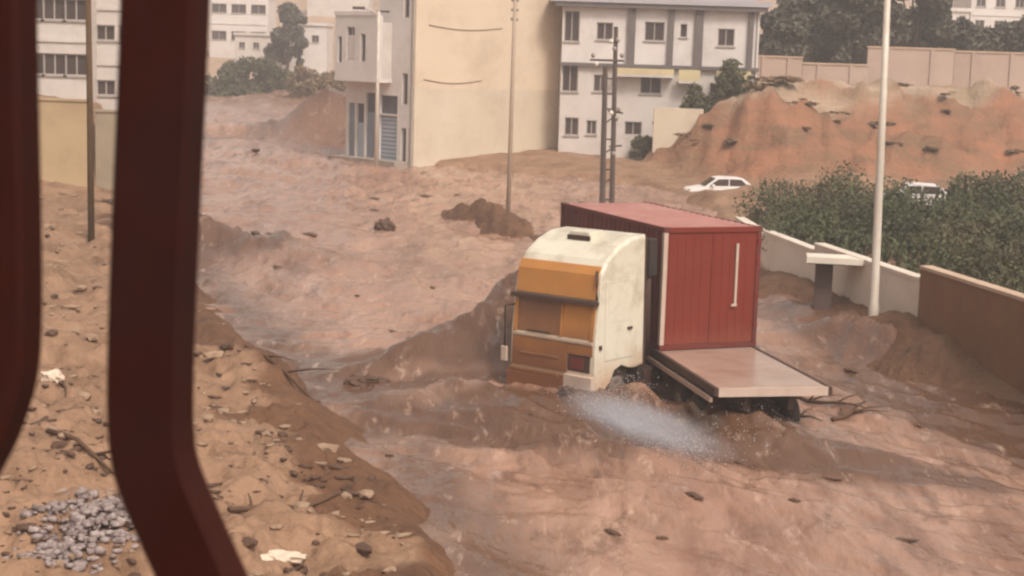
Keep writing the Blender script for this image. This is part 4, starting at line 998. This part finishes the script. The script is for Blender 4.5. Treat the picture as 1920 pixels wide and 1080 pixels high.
# gravel heap
def gravel():
    rng = np.random.default_rng(8); V, F = [], []
    c = PZ(172, 935, 1.25)
    base = rock_mesh('tmp', 5, M['stoneg']); bv = np.array([v.co for v in base.vertices]); bf = np.array([p.vertices[:] for p in base.polygons]); bpy.data.meshes.remove(base)
    n = 800; off = 0; vs, fs = [], []
    r = rng.random(n) ** .6; a = rng.uniform(0, 6.283, n)
    X = c.x + r * np.cos(a) * .78 + .12 * rng.normal(size=n); Y = c.y + r * np.sin(a) * 1.8 + .25 * rng.normal(size=n); Z = height(X, Y) + .16 * np.clip(1 - r ** 2, 0, 1)
    for i in range(n):
        s = .04 + .16 * rng.random() ** 2; th = rng.uniform(0, 6.28); R_ = np.array([[math.cos(th), -math.sin(th), 0], [math.sin(th), math.cos(th), 0], [0, 0, 1]])
        vs.append((bv * s * rng.uniform(.7, 1.4, 3)) @ R_.T + [X[i], Y[i], Z[i]]); fs.append(bf + off); off += len(bv)
    o = quickmesh('gravel_heap', np.concatenate(vs), np.concatenate(fs), M['stoneg'])
    tag(o, 'heap of grey-purple gravel at bottom left beside the curved bar', 'gravel', kind='stuff')
loose()
gravel()
# concrete slab at the very bottom left
p = PZ(120, 1045, 1.25); zz = H(p.x, p.y)
bm = bmesh.new(); box(bm, -1.6, 1.35, -2.5, .15, -.3, .14); o = obj('concrete_slab', bm, M['concrete'], None, bevel=.02); o.location = (p.x, p.y, zz + .03); o.rotation_euler = (0, 0, R(4))
tag(o, 'grey concrete slab at the bottom left corner', 'slab')
# branches
def branch(name, p0, ang, L, r, label, cat='branch', m_=None, sub=2, group=None, zoff=.03, fz=H, seed=0):
    rr = random.Random(seed); bm = bmesh.new(); pts = []; x, y = p0; a = ang
    for k in range(6):
        pts.append(Vector((x, y, fz(x, y) + zoff + rr.uniform(0, .05)))); a += rr.uniform(-.3, .3); x += math.cos(a) * L / 5; y += math.sin(a) * L / 5
    tube(bm, pts, [r, r * .95, r * .85, r * .7, r * .5, r * .25], 6)
    for k in range(sub):
        i = rr.randint(1, 3); b = ang + rr.choice((-1, 1)) * rr.uniform(.5, 1.1); q = pts[i]; l2 = L * rr.uniform(.2, .4)
        e = Vector((q.x + math.cos(b) * l2, q.y + math.sin(b) * l2, q.z + rr.uniform(.02, .3)))
        tube(bm, [q, q.lerp(e, .5) + Vector((0, 0, .05)), e], [r * .55, r * .4, r * .15], 5)
    o = obj(name, bm, m_ or M['wood'], None, smooth=True); return tag(o, label, cat, group)
for i, (px, py, px2, py2, lab) in enumerate(((430, 905, 640, 855, 'long bent branch on the bank below the wet brown bank edge'), (575, 1000, 690, 1000, 'crooked stick lying right of the pale sack'), (580, 1045, 700, 1070, 'dark stick at the bottom edge of the bank'),
        (90, 812, 205, 865, 'long stick seen between the bars above the gravel'), (100, 690, 200, 715, 'thin stick seen between the bars beside a pale stone'), (470, 640, 540, 700, 'short stick on the wet bank edge'))):
    p, q = PZ(px, py, 1.15), PZ(px2, py2, 1.15); d = q - p
    branch('driftwood_branch', (p.x, p.y), math.atan2(d.y, d.x), d.length, .05, lab, seed=i + 3)
# pale sack, cloth strip and ring on the bank
def blob(name, loc, dims, m_, label, cat, seed, rz=0):
    rr_ = random.Random(seed); bm = bmesh.new(); bmesh.ops.create_icosphere(bm, subdivisions=3, radius=1)
    for v in bm.verts:
        n_ = math.sin(v.co.x * 5 + seed) * math.cos(v.co.y * 4 + seed * 2) * .3 + math.sin(v.co.z * 7 + v.co.x * 9) * .12 + rr_.uniform(-.12, .12)
        v.co = Vector((v.co.x * dims[0], v.co.y * dims[1], v.co.z * dims[2])) * (1 + n_)
    o = obj(name, bm, m_, None, smooth=False); o.location = loc; o.rotation_euler = (0, 0, rz); return tag(o, label, cat)
p = PZ(528, 950, 1.1); blob('sack', (p.x, p.y, H(p.x, p.y) + .05), (.36, .2, .09), M['sack'], 'crumpled pale sack lying on the left bank', 'sack', 2, .3)
p = PZ(125, 455, 1.5); blob('sheeting', (p.x, p.y, H(p.x, p.y) + .1), (.9, .5, .12), M['sack'], 'pale crumpled sheeting on the bank, seen between the bars', 'sheeting', 5, .1)
p = PZ(100, 686, 1.3); blob('boulder', (p.x, p.y, H(p.x, p.y) + .1), (.22, .2, .17), M['sack'], 'pale boulder between the bars beside the thin stick', 'boulder', 6)
p = PZ(556, 966, 1.1)
bm = bmesh.new(); n = 14
tube(bm, [(math.cos(2 * math.pi * k / n) * .15, math.sin(2 * math.pi * k / n) * .15, .04 * math.sin(k)) for k in range(n)] + [(.15, 0, .0)], .035, 6)
o = obj('wire_coil', bm, M['stoned'], None, smooth=True); o.location = (p.x, p.y, H(p.x, p.y) + .06); tag(o, 'small dark coil of hose right of the pale sack', 'hose')

# ------------------------------------------------------------------ things carried by the water
def floating(px, py, zoff=0.0):
    z = 0.3
    for _ in range(6):
        p = PZ(px, py, z); z = WZ(p.x, p.y)
    return p
p = floating(722, 430); blob('floating_bush', (p.x, p.y, WZ(p.x, p.y) + .12), (.42, .35, .32), M['stoned'], 'dark tangled clump floating alone in the flood, upstream of the truck', 'clump', 4)
p = floating(686, 694); blob('floating_log', (p.x, p.y, WZ(p.x, p.y) + .04), (.48, .2, .14), M['stoned'], 'short dark log floating left of the truck', 'log', 7, .1)
p = floating(1062, 733); blob('dark_lump', (p.x, p.y, WZ(p.x, p.y) + .04), (.2, .15, .1), M['stoned'], 'dark lump in the water below the truck bumper', 'debris', 8)
for i, (px, py, px2, py2, lab) in enumerate(((1490, 748, 1632, 772, 'long dark branch afloat beside the trailer deck corner'), (1440, 760, 1550, 792, 'forked dark branch in the splash under the trailer deck'), (1560, 790, 1640, 768, 'dark stick afloat right of the trailer deck'))):
    p, q = floating(px, py), floating(px2, py2); d = q - p
    branch('floating_branch', (p.x, p.y), math.atan2(d.y, d.x), d.length, .055, lab, seed=30 + i, fz=WZ, zoff=.05, sub=3)
# small dark flotsam
rr = random.Random(17)
fl = [(735, 623), (770, 632), (845, 628), (810, 540), (670, 562), (520, 498), (480, 470), (580, 440), (700, 395), (860, 345), (800, 365), (700, 375), (480, 300), (620, 300), (730, 855), (770, 1000), (1300, 930), (1385, 868), (1310, 935), (1240, 1010), (990, 775), (1150, 1000), (1700, 1015), (1490, 940), (1560, 900), (1720, 800), (1600, 640), (1640, 660)]
for px, py in fl:
    p = floating(px, py); s = rr.uniform(.10, .26) * (p.y / 35)
    o = link(bpy.data.objects.new('flotsam_clod', rr.choice(darks))); o.scale = (s * rr.uniform(1.2, 2.6), s, s * .6); o.rotation_euler = (0, 0, R(-30) + rr.uniform(-.5, .5)); o.location = (p.x, p.y, WZ(p.x, p.y) + .02)
    reg = ('upstream, between the shop building and the thin pole' if py < 400 else 'upstream of the truck, right of the grille bar' if py < 510 else 'beside the wave left of the truck' if px < 900 and py < 700 else
           'near the wet bank edge' if px < 900 else 'by the roadside wall' if px > 1500 and py < 850 else 'in the water at bottom right' if px > 1400 else 'in the water below the truck and its mist')
    tag(o, f'small dark lump of flotsam {reg}', 'flotsam', f'flotsam {reg}')

# ------------------------------------------------------------------ spray below the truck
def spray():
    rng = np.random.default_rng(4); n = 1500
    cs = [floating(1120, 770), floating(1180, 800), floating(1240, 835), floating(1290, 862), floating(1430, 770), floating(1390, 790)]
    wts = np.array([.2, .24, .22, .12, .06, .06])
    k = rng.choice(len(cs), n, p=wts / wts.sum()); c = np.array([[q.x, q.y] for q in cs])[k]
    X = c[:, 0] + rng.normal(0, .42, n); Y = c[:, 1] + rng.normal(0, .5, n); Z = water_z(X, Y) + np.abs(rng.normal(0, .22, n)) + .01
    s = rng.uniform(.006, .02, n)
    off = np.array([[1, 0, -.7], [-1, 0, -.7], [0, 1, .7], [0, -1, .7]])
    v = (np.stack([X, Y, Z], 1)[:, None, :] + off[None] * s[:, None, None]).reshape(-1, 3)
    f = (np.array([[0, 1, 2], [0, 3, 1], [0, 2, 3], [1, 3, 2]])[None] + (np.arange(n) * 4)[:, None, None]).reshape(-1, 3)
    m_ = mat('spray_droplets', (0.66, 0.60, 0.58), (0.60, 0.53, 0.50), rough=.3)
    o = quickmesh('spray', v, f, m_); tag(o, 'white spray thrown up below the truck cab', 'spray', kind='stuff')
    # the mist hanging in it
    bm = bmesh.new(); bmesh.ops.create_icosphere(bm, subdivisions=3, radius=1)
    a, b = floating(1090, 760), floating(1310, 880); md = (a + b) / 2; d = b - a
    o = obj('spray_mist', bm, None or M['stone'], None); o.data.materials.clear()
    mm = bpy.data.materials.new('mist'); mm.use_nodes = True; nt = mm.node_tree; nt.nodes.clear()
    out = nt.nodes.new('ShaderNodeOutputMaterial'); pv = nt.nodes.new('ShaderNodeVolumePrincipled'); pv.inputs['Color'].default_value = (.80, .84, .92, 1)
    tc = nt.nodes.new('ShaderNodeTexCoord'); ln = nt.nodes.new('ShaderNodeVectorMath'); ln.operation = 'LENGTH'; nt.links.new(tc.outputs['Object'], ln.inputs[0])
    mr = nt.nodes.new('ShaderNodeMapRange'); mr.interpolation_type = 'SMOOTHERSTEP'; mr.inputs['From Min'].default_value = .95; mr.inputs['From Max'].default_value = .1
    nt.links.new(ln.outputs['Value'], mr.inputs['Value'])
    nz = nt.nodes.new('ShaderNodeTexNoise'); nz.inputs['Scale'].default_value = 2.2; nz.inputs['Detail'].default_value = 4; nt.links.new(tc.outputs['Object'], nz.inputs['Vector'])
    m1 = nt.nodes.new('ShaderNodeMath'); m1.operation = 'MULTIPLY'; nt.links.new(mr.outputs[0], m1.inputs[0]); nt.links.new(nz.outputs['Fac'], m1.inputs[1])
    m2 = nt.nodes.new('ShaderNodeMath'); m2.operation = 'MULTIPLY'; m2.inputs[1].default_value = 1.35; nt.links.new(m1.outputs[0], m2.inputs[0])
    nt.links.new(m2.outputs[0], pv.inputs['Density']); nt.links.new(pv.outputs[0], out.inputs['Volume'])
    o.data.materials.append(mm)
    o.location = md + Vector((0, 0, .3)); o.rotation_euler = (0, 0, math.atan2(d.y, d.x)); o.scale = (d.length * .95, 1.15, .55)
    tag(o, 'bluish white mist drifting below the truck cab', 'mist', kind='stuff')
spray()

# ------------------------------------------------------------------ window grille in front of the camera
def grille():
    D = .8
    root = empty('window_grille', (0, D, 7.42), 0, 'dark red iron window grille with two thick bars bent at the bottom', 'grille')
    w_ = 160 / FPX * D
    def bar(cpts):
        P = [PY(px, py, D) - Vector((0, D, 7.42)) for px, py in cpts]
        # resample smoothly
        pts = []
        for i in range(len(P) - 1):
            p0, p1, p2, p3 = P[max(i - 1, 0)], P[i], P[i + 1], P[min(i + 2, len(P) - 1)]
            for k in range(5):
                t_ = k / 5; pts.append(.5 * ((2 * p1) + (p2 - p0) * t_ + (2 * p0 - 5 * p1 + 4 * p2 - p3) * t_ ** 2 + (3 * p1 - p0 - 3 * p2 + p3) * t_ ** 3))
        pts.append(P[-1])
        bm = bmesh.new(); rings = []
        rot = R(12)
        hx, hy, ch = w_ / 2 * .93, w_ / 2 * .55, w_ * .07
        sec = [(-hx + ch, -hy), (hx - ch, -hy), (hx, -hy + ch), (hx, hy - ch), (hx - ch, hy), (-hx + ch, hy), (-hx, hy - ch), (-hx, -hy + ch)]
        for i, p_ in enumerate(pts):
            tg = (pts[min(i + 1, len(pts) - 1)] - pts[max(i - 1, 0)]).normalized()
            yy = Vector((0, 1, 0)); xx = yy.cross(tg); xx.normalize()
            if xx.x < 0: xx = -xx
            cx_, cy_ = xx * math.cos(rot) - yy * math.sin(rot) * -1 * -1, xx * math.sin(rot) + yy * math.cos(rot)
            rings.append([bm.verts.new(p_ + cx_ * a + cy_ * b) for a, b in sec])
        n = len(sec)
        for i in range(len(rings) - 1):
            for k in range(n): bm.faces.new((rings[i][k], rings[i][(k + 1) % n], rings[i + 1][(k + 1) % n], rings[i + 1][k]))
        bm.faces.new(rings[0]); bm.faces.new(rings[-1][::-1])
        return obj('bar', bm, M['bar'], root)
    bar([(336, -1300), (322, -500), (310, 0), (293, 400), (284, 640), (283, 800), (297, 890), (338, 990), (378, 1080), (470, 1290), (640, 1680)])
    bar([(-28, -1300), (-24, -500), (-16, 0), (-6, 400), (-4, 600), (-12, 700), (-40, 790), (-84, 880), (-190, 1130), (-420, 1680)])
    # rails and end posts, above and below the view
    bxo('rail', (-1.6, 1.6, -.03, .03, .02, .075), M['bar'], root)
    bxo('rail', (-1.6, 1.6, -.03, .03, 1.05, 1.10), M['bar'], root)
    for s in (-1, 1): bxo('post', (s * 1.63 - .03, s * 1.63 + .03, -.03, .03, .0, 1.1), M['bar'], root)
grille()
bm = bmesh.new(); box(bm, -3, 3, .68, .94, -1.5, 7.42); wl = obj('house_wall', bm, M['plaster'])
tag(wl, 'plastered house wall under the window grille', 'wall')

# ------------------------------------------------------------------ haze
bm = bmesh.new(); box(bm, -1990, 1990, -60, 960, -6, 130); hz = obj('haze', bm, M['stone']); hz.data.materials.clear()
mh = bpy.data.materials.new('haze_air'); mh.use_nodes = True; nt = mh.node_tree; nt.nodes.clear()
out = nt.nodes.new('ShaderNodeOutputMaterial'); pv = nt.nodes.new('ShaderNodeVolumePrincipled')
pv.inputs['Color'].default_value = (.95, .94, .94, 1); pv.inputs['Density'].default_value = 0.0014; pv.inputs['Anisotropy'].default_value = .2
nt.links.new(pv.outputs[0], out.inputs['Volume']); hz.data.materials.append(mh)
tag(hz, 'pale dusty haze filling the valley air', 'haze', kind='stuff')
